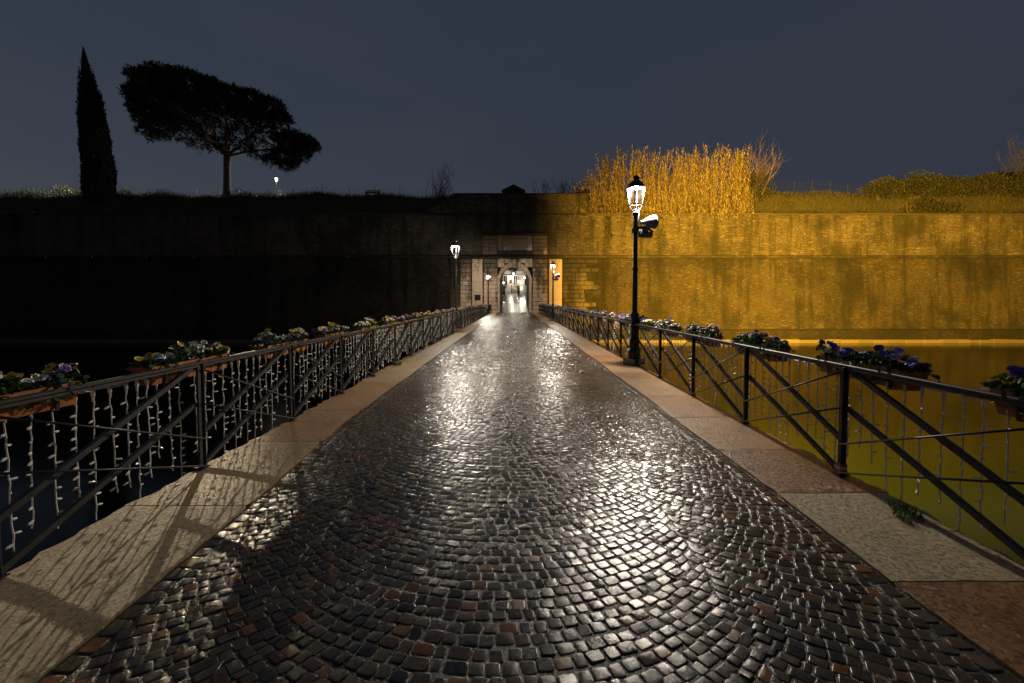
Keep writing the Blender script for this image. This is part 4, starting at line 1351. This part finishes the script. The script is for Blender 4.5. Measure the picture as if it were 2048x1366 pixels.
lsc = np.clip(cw[:, 1]/20, .25, 1); leaf_cloud('crown', Pc, Dc, rng.uniform(.35, .7, n)*lsc, rng.uniform(.10, .20, n)*lsc, M_CYP, cyp)
core = MB(); core.lathe([(max(.02, w*KC*.72), W(200, v, CD).z - cb.z) for v, c, w in prof[::-1]], 10)
for i, (v, c, w) in enumerate(prof[::-1]):
    for k in range(10):
        q = core.v[i*10+k]; core.v[i*10+k] = (q[0]+(c-200)*KC, q[1], q[2])
core.build('inner_foliage', M_CYP, cyp, True)
MB().tube([(0, 0, -.3), (0, 0, 1.2)], [.35, .3], 8).build('trunk', M_BARK, cyp)

# ---- bushes
def bush(px, py_base, wpx, hpx, d, label, mat=M_BUSH, dens=1.0, lf=.16, name='bush', cat='bush', grp='bushes on the rampart', nb=None):
    k = d/910
    base = W(px, py_base, d); base.z = ground_z(base.x, d) - .1
    t = empty(name, base); tag(t, label, cat, grp)
    top = W(px, py_base-hpx, d).z - base.z
    w = wpx*k/2
    P = []; D = []
    nb = nb or max(3, int(wpx/12))
    for i in range(nb):
        cx = rnd.uniform(-1, 1)*w*.72; r = rnd.uniform(.35, .55)*min(w, top)*1.0
        ht = top*(1-.45*(cx/w)**2)*rnd.uniform(.65, 1.0)
        n = int(dens*(220 + 160*r*r))
        dr = rand_unit(n); rad = rng.uniform(.5, 1.05, n)
        sz = np.array([max(.4, r*1.25), max(.4, r*1.1), max(.3, ht*.5)])
        P.append(np.array([cx, rnd.uniform(-.4, .4), ht*.5]) + dr*rad[:, None]*sz); D.append(unit(dr + rng.normal(0, .5, (n, 3)) + [0, 0, .2]))
    P = np.concatenate(P); D = np.concatenate(D)
    leaf_cloud('leaves', P, D, rng.uniform(.6, 1.3, len(P))*lf, rng.uniform(.5, .9, len(P))*lf*.75, mat, t)
    mm = MB()
    for i in range(max(4, nb)):
        a = rnd.uniform(-1, 1)*w*.6
        mm.tube([(a*.4, 0, 0), (a*.8, rnd.uniform(-.2, .2), top*.35), (a, rnd.uniform(-.4, .4), top*.75)], [.035, .025, .008], 4)
    mm.build('stems', M_TWIG, t)
    return t
bush(140, 398, 80, 32, 66, 'leafy bush lit green by the lamp beside the cypress', M_BUSH, 1.3)
bush(65, 397, 70, 24, 66, 'dim low bush left of the lit bush on the rampart')
bush(12, 397, 50, 22, 66, 'dark bush at the far left end of the rampart')
bush(245, 398, 40, 24, 66, 'small dark bush immediately right of the cypress')
bush(318, 398, 76, 22, 66, 'wide dark bush between the cypress and the umbrella pine')
bush(402, 398, 50, 10, 65, 'very low dark bush left of the pine trunk')
bush(482, 398, 34, 22, 65, 'rounded bush immediately right of the pine trunk')
bush(530, 398, 40, 18, 66, 'bush with pale lit top at the foot of the rampart lamp')
bush(575, 398, 44, 8, 65.5, 'low pale ground shrub right of the rampart lamp')
bush(605, 398, 24, 9, 65.5, 'tiny low shrub farthest right of the rampart lamp')
# ivy hedge on the right
hd = [(1765,398,90,40,'left rounded end of the ivy hedge on the right rampart'),(1840,398,90,52,'tallest mound of the ivy hedge on the right rampart'),
      (1915,398,90,44,'middle mound of the ivy hedge on the right rampart'),(1985,402,90,52,'ivy mound under the bare tree on the right rampart'),(2050,404,80,58,'ivy mound at the right picture edge on the rampart')]
for px, py_, w_, h_, lb in hd:
    bush(px, py_+16, w_+16, h_+24, 61.6, lb, M_IVY, 2.4, .17, 'ivy_hedge', 'hedge', 'ivy mounds on the right rampart', 9)
bush(1840, 425, 150, 30, 59.2, 'ivy spilling over the wall coping below the hedge', M_IVY, 1.4, .15, 'ivy', 'ivy', 'ivy spilling over the wall', 8)
bush(1505, 404, 90, 74, 61.0, 'dark green evergreen shrub at the foot of the bare shrub', M_IVY, 2.0, .16, 'evergreen_shrub', 'shrub', 'shrubs beside the reeds', 8)

# ---- bare shrubs and trees
def bare(px, py_base, d, label, nst, L, spread, lean, name='bare_shrub', cat='shrub', grp='bare winter shrubs', r0=.05, levels=2):
    base = W(px, py_base, d); base.z = ground_z(base.x, d) - .1
    t = empty(name, base); tag(t, label, cat, grp)
    mm = MB(); tw = M_TWIGD if name == 'bare_tree' else M_TWIG
    def grow(p, dr, ln, r, lv):
        pts = [p]; dd = dr.copy(); q = p.copy(); ns = 5
        for k in range(ns):
            dd = (dd + Vector((rnd.gauss(0, .10), rnd.gauss(0, .10), .05))).normalized(); q = q + dd*ln/ns; pts.append(q.copy())
        mm.tube(pts, [r*(1-.8*k/ns) for k in range(ns+1)], 4, False)
        if lv > 0:
            for k in range(rnd.randint(3, 5)):
                j = rnd.randint(1, ns); s = (pts[j]-pts[j-1]).normalized()
                nd = (s + Vector((rnd.gauss(0, .45), rnd.gauss(0, .45), rnd.gauss(.1, .3)))).normalized()
                grow(pts[j], nd, ln*rnd.uniform(.35, .6), r*.5, lv-1)
    for i in range(nst):
        a = rnd.uniform(-1, 1)
        dr = Vector((a*spread + lean, rnd.gauss(0, .3), 1)).normalized()
        grow(Vector((rnd.gauss(0, .5), rnd.gauss(0, .4), 0)), dr, L*rnd.uniform(.6, 1.05), r0*rnd.uniform(.6, 1.1), levels)
    mm.build('branches', tw, t)
    return t
bare(1500, 404, 61.5, 'bare brown shrub fanning up to the right of the reeds', 30, 5.0, .5, .42)
bare(1478, 404, 61.8, 'thin bare shrub rising out of the right end of the reeds', 9, 4.6, .3, .15)
bare(2042, 372, 66, 'dark bare tree above the ivy at the right picture edge', 12, 7.0, .8, -.05, 'bare_tree', 'tree', None, .09, 3)
bare(1085, 395, 66, 'small dark bare shrub behind the parapet right of the hut', 10, 2.6, .8, 0)
bare(1125, 395, 66, 'wider dark bare shrub behind the parapet left of the reeds', 16, 3.0, .8, 0)
bare(874, 402, 61, 'dark bare stems standing at the sloping end of the parapet', 22, 4.2, .35, .05, 'bare_shrub')

# ---- giant reed thicket spilling over the wall
def reeds(label, stalks, name, grp):
    base = Vector(stalks[0][0]); t = empty(name, (stalks[0][0][0], stalks[0][0][1], stalks[0][0][2])); tag(t, label, 'reeds', grp)
    V = []; F4 = []; F3 = []
    def q4(a, b, c, d): n = len(V); V.extend((a, b, c, d)); F4.append((n, n+1, n+2, n+3))
    def t3(a, b, c): n = len(V); V.extend((a, b, c)); F3.append((n, n+1, n+2))
    for (b, h, ln) in stalks:
        b = Vector(b) - base
        tip = b + Vector((ln[0], ln[1], h)); mid = b.lerp(tip, .5) + Vector((rnd.gauss(0, .15), rnd.gauss(0, .15), h*.05))
        s = Vector((.010, 0, 0)); s2 = Vector((0, .010, 0))
        q4(b-s, b+s, mid+s, mid-s); q4(mid-s, mid+s, tip+s*.5, tip-s*.5); q4(b-s2, b+s2, mid+s2, mid-s2)
        nl = int(abs(h)*8)+2
        for k in range(nl):
            tt = rnd.uniform(.12, .98); p = b.lerp(mid, tt*2) if tt < .5 else mid.lerp(tip, tt*2-1)
            a = rnd.uniform(0, 6.283); l = rnd.uniform(.3, .8); o = Vector((math.cos(a), math.sin(a), 0))
            side = Vector((-math.sin(a), math.cos(a), 0))*rnd.uniform(.022, .05)
            p1 = p + o*l*.35 + Vector((0, 0, l*rnd.uniform(.2, .5))); p2 = p + o*l*.75 + Vector((0, 0, l*rnd.uniform(-.45, .5)))
            q4(p-side*.6, p+side*.6, p1+side, p1-side); t3(p1-side, p1+side, p2)
        if rnd.random() < .5:       # feathery plume
            for k in range(14):
                a = rnd.uniform(0, 6.283); z = rnd.uniform(-.35, .2); o = Vector((math.cos(a)*.16, math.sin(a)*.16, rnd.uniform(.12, .32)))
                p = tip + Vector((0, 0, z)); side = Vector((-math.sin(a), math.cos(a), 0))*.022
                t3(p-side, p+side, p+o)
    link('stalks_and_leaves', np_mesh('reeds', np.array([tuple(v) for v in V]), [np.array(F4), np.array(F3)], M_REED), t)
    return t
def reed_top(px):
    pts = [(1150,372),(1180,340),(1210,308),(1235,296),(1262,290),(1300,296),(1330,302),(1350,298),(1372,286),(1395,296),(1415,284),(1432,276),(1448,292),(1465,286),(1480,302),(1492,325)]
    for (a, b_), (c, d_) in zip(pts[:-1], pts[1:]):
        if a <= px <= c: return b_+(d_-b_)*(px-a)/(c-a)
    return 372
clumps = [(1150,1215,'left sloping end of the golden reed thicket on the wall'),(1215,1290,'golden reed clump directly behind the nearest lamp'),
          (1290,1365,'golden reed clump in the middle of the thicket on the wall'),(1365,1425,'golden reed clump right of the middle of the thicket'),(1425,1490,'tall golden reed clump at the right end of the thicket')]
for c0, c1, lb in clumps:
    st = []
    for k in range(int((c1-c0)*1.9)):
        px = rnd.uniform(c0, c1); d = rnd.choice([59.2, 59.8, 60.5, 61.2, 62.0, 63.0]) + rnd.uniform(-.3, .3)
        X = (px-1030)*d/910; gz = ground_z(X, d) if X > 9.4 else 14.2
        topz = W(px, reed_top(px), d).z
        h = (topz-gz)*.90*(rnd.uniform(.88, 1.04) if rnd.random() < .22 else rnd.uniform(.3, .86))*(1+.09*math.sin(px*.21)+.07*math.sin(px*.47))
        st.append(((X, d, gz), h, (rnd.gauss(0, .55), rnd.gauss(-.35, .4))))
    for k in range(int((c1-c0)*.9)):      # stems bending over the coping
        px = rnd.uniform(c0, c1); X = (px-1030)*59/910
        st.append(((X, 58.6, ZT+.25), rnd.uniform(-1.0, 1.3)*(.4+.6*abs(math.sin(px*.11))), (rnd.gauss(0, .5), -rnd.uniform(.5, 1.1))))
    reeds(lb, st, 'reed_clump', 'giant reed thicket on the wall')

# ---- vines hanging down the wall
def vine(px, y0, y1, label, n=90):
    top = W(px, y0, 57.7); t = empty('hanging_vine', top); tag(t, label, 'vine', 'dry vines hanging on the wall')
    ln = (y1-y0)*57.7/910; mm = MB(); P = []; D = []
    for k in range(9):
        x = 0.0; pts = [Vector((rnd.gauss(0, .15), -.02, .5))]
        for j in range(8):
            pts.append(Vector((rnd.gauss(0, .22) + .03*j, -rnd.uniform(.02, .16), -ln*(j+1)/8*rnd.uniform(.75, 1.0))))
        mm.tube(pts, [.02*(1-.09*i) for i in range(9)], 4, False)
        for p in pts:
            for q in range(n//60): P.append(p + Vector((rnd.gauss(0, .12), -.05, rnd.gauss(0, .12)))); D.append((rnd.gauss(0, 1), rnd.gauss(-.3, .5), -1))
    mm.build('stems', M_TWIG, t)
    P = np.array([tuple(p) for p in P]); D = unit(np.array(D))
    leaf_cloud('leaves', P, D, rng.uniform(.15, .35, len(P)), rng.uniform(.06, .14, len(P)), M_IVY, t)
vine(1214, 428, 478, 'short vine hanging on the wall left of the nearest lamp', 120)
vine(1243, 428, 500, 'long thin vine hanging just left of the nearest lamp')
vine(1322, 445, 500, 'vine hanging on the wall beside the large floodlight', 150)
vine(1388, 428, 476, 'vine hanging on the wall right of the large floodlight', 100)

# ---- wire fences, bench, hut
def fence(px0, px1, n, d, hpx, label):
    a = W(px0, 398, d); t = empty('wire_fence', (a.x, d, ground_z(a.x, d))); tag(t, label, 'fence', 'wire fences on the rampart')
    k = d/910; h = hpx*k + .15; tops = []
    for i in range(n):
        X = (px0+(px1-px0)*i/(n-1)-1030)*k + rnd.uniform(-.1, .1)
        z = ground_z(X, d) - ground_z(a.x, d) - .15
        MB().tube([(0, 0, 0), (rnd.gauss(0, .03), 0, h+.15)], .035, 5).build('post', M_IRON, t, loc=(X-a.x, 0, z)); tops.append((X-a.x, z))
    m = MB()
    for (xa, za), (xb, zb) in zip(tops[:-1], tops[1:]):
        for f in (.98, .75, .5, .25): m.tube([(xa, -.04, za+h*f), ((xa+xb)/2, -.04, (za+zb)/2+h*f-.04), (xb, -.04, zb+h*f)], .006, 3, False)
        for j in range(14):
            u = j/14; m.tube([(xa+(xb-xa)*u, -.045, za+.05), (xa+(xb-xa)*(u+1/14), -.045, zb+h*.97)], .004, 3, False)
            m.tube([(xa+(xb-xa)*(u+1/14), -.045, za+.05), (xa+(xb-xa)*u, -.045, zb+h*.97)], .004, 3, False)
    m.build('wire_mesh', M_IRON, t)
fence(55, 255, 5, 64.8, 24, 'wire fence on dark posts left of and behind the cypress')
fence(256, 640, 9, 67.0, 26, 'wire fence on dark posts behind the umbrella pine')
fence(650, 905, 6, 64.5, 24, 'wire fence behind the bench left of the parapet')
fence(1545, 1725, 6, 63.0, 26, 'wire fence on the right rampart between bare shrub and hedge')
bb = W(745, 398, 62.6); bn = empty('bench', (bb.x, 62.6, ground_z(bb.x, 62.6))); tag(bn, 'small dark park bench silhouetted on the rampart edge', 'bench')
for k in range(2): MB().box(-1.05, 1.05, -.25+k*.26, -.02+k*.26, .42, .46).build('seat_plank', M_WOOD, bn)
for k in range(2): MB().box(-1.05, 1.05, .27, .30, .56+k*.16, .68+k*.16).build('back_plank', M_WOOD, bn)
for x in (-.8, .8): MB().box(x-.04, x+.04, -.22, .26, 0, .418).box(x-.04, x+.04, .305, .35, 0, .86).build('leg', M_IRON, bn)
M_HUT = m_plain('tarred_boards', (.012,.011,.010), 0.8, 0.3, 4)
hb = W(1027, 388, 75); hut = empty('hut', (hb.x, 75, 15.6)); tag(hut, 'small dark gabled hut peeking above the parapet over the gate', 'hut')
ze = W(0, 381, 75).z-15.6; zr = W(0, 369, 75).z-15.6
MB().box(-1.75, 1.75, 0, 3, -3.0, ze-.02).build('wall', M_HUT, hut)
m = MB(); m.v = [(-1.95, -.2, ze), (1.95, -.2, ze), (0, -.2, zr), (-1.95, 3.2, ze), (1.95, 3.2, ze), (0, 3.2, zr)]
m.f = [(0,1,2),(5,4,3),(0,2,5,3),(2,1,4,5),(1,0,3,4)]
m.build('roof', M_HUT, hut)
rb = W(1995, 352, 80); roof = empty('shed', (rb.x+2, 80, 16)); tag(roof, 'dark flat shed roof behind the ivy at the right edge', 'shed')
MB().box(-2.5, 4, 0, 3, -1, W(0, 350, 80).z-16).build('wall', M_HUT, roof)
MB().box(-3, 4.5, -.4, 3.4, W(0, 349.5, 80).z-16, W(0, 345, 80).z-16, .03).build('roof', M_SHUT, roof)
m = MB()

# ================================================================== SMALL THINGS ON THE BRIDGE
def tuft(x, y, r, n, label, L=.09):
    a = rng.uniform(0, 2*np.pi, n); q = np.sqrt(rng.uniform(0, 1, n))*r
    o = blades(np.stack([np.cos(a)*q*.6, np.sin(a)*q*1.5, np.zeros(n)], 1), L, .6, M_GREENB, 'grass_tuft', width=.003)
    o.location = (x, y, .02); tag(o, label, 'grass tuft', 'grass tufts in the pavement joints')
tuft(2.90, 3.32, .10, 260, 'small bright green grass tuft on the near right slab by the railing', .06)
tuft(2.80, 3.22, .05, 90, 'tiny second grass tuft beside the larger one on the right slab', .04)
tuft(-2.82, 11.0, .08, 160, 'small grass tuft at the foot of the left railing', .10)
M_TAPE = m_plain('red_plastic_tape', (.52,.07,.03), 0.5, 0.25, 30)
M_TAPEW = m_plain('white_plastic_tape', (.6,.58,.55), 0.5, 0.2, 30)
tp = empty('barrier_tape', (2.93, 6.6, .03)); tag(tp, 'torn red tape dangling from the right railing', 'tape')
for k in range(5):
    p0 = Vector((.0, .15, .62)); y1 = rnd.uniform(-.18, .05)
    m = MB(); pr = None; w = .012
    for j in range(8):
        t = j/7; p = Vector((-.03 + .05*math.sin(t*5+k), .15*(1-t) + y1*t + .03*math.sin(t*7+k), .62*(1-t)*(1 - .2*k*.3)))
        s = Vector((.004, w, .002))
        if pr: m.quad(pr-s, pr+s, p+s, p-s)
        pr = p
    m.build('strand', M_TAPE if k % 4 else M_TAPEW, tp)
bt_ = empty('tape_band', (RX, 4.05, .04)); tag(bt_, 'red and white tape wrapped round the foot of the right railing post', 'tape')
for k in range(3):
    MB().box(-.034, .034, -.037, .040, .012+k*.026, .012+k*.026+.024, .003).build('wrap', M_TAPE if k != 1 else M_TAPEW, bt_)
M_LITTER = m_plain('dead_leaf', (.34,.22,.07), 0.6, 0.3, 30)
lit = [(-1.55, 2.55, 'lone straw scrap lying in the rail shadow on the left cobbles'), (-1.72, 2.95, 'pale straw scrap near the left slab edge'), (1.86, 2.42, 'yellow cigarette end on the cobbles by the right slab'), (-1.35, 2.15, 'short straw scrap lowest on the left cobbles')]
for x, y, lb in lit:
    o = MB().bar((-.022, 0, .012), (.022, .004, .013), .008, .007, Vector((0, 1, 0))).build('litter', M_LITTER, None, loc=(x, y, .004), rot=(0, 0, rnd.uniform(0, 3))); tag(o, lb, 'litter', 'scraps of litter')
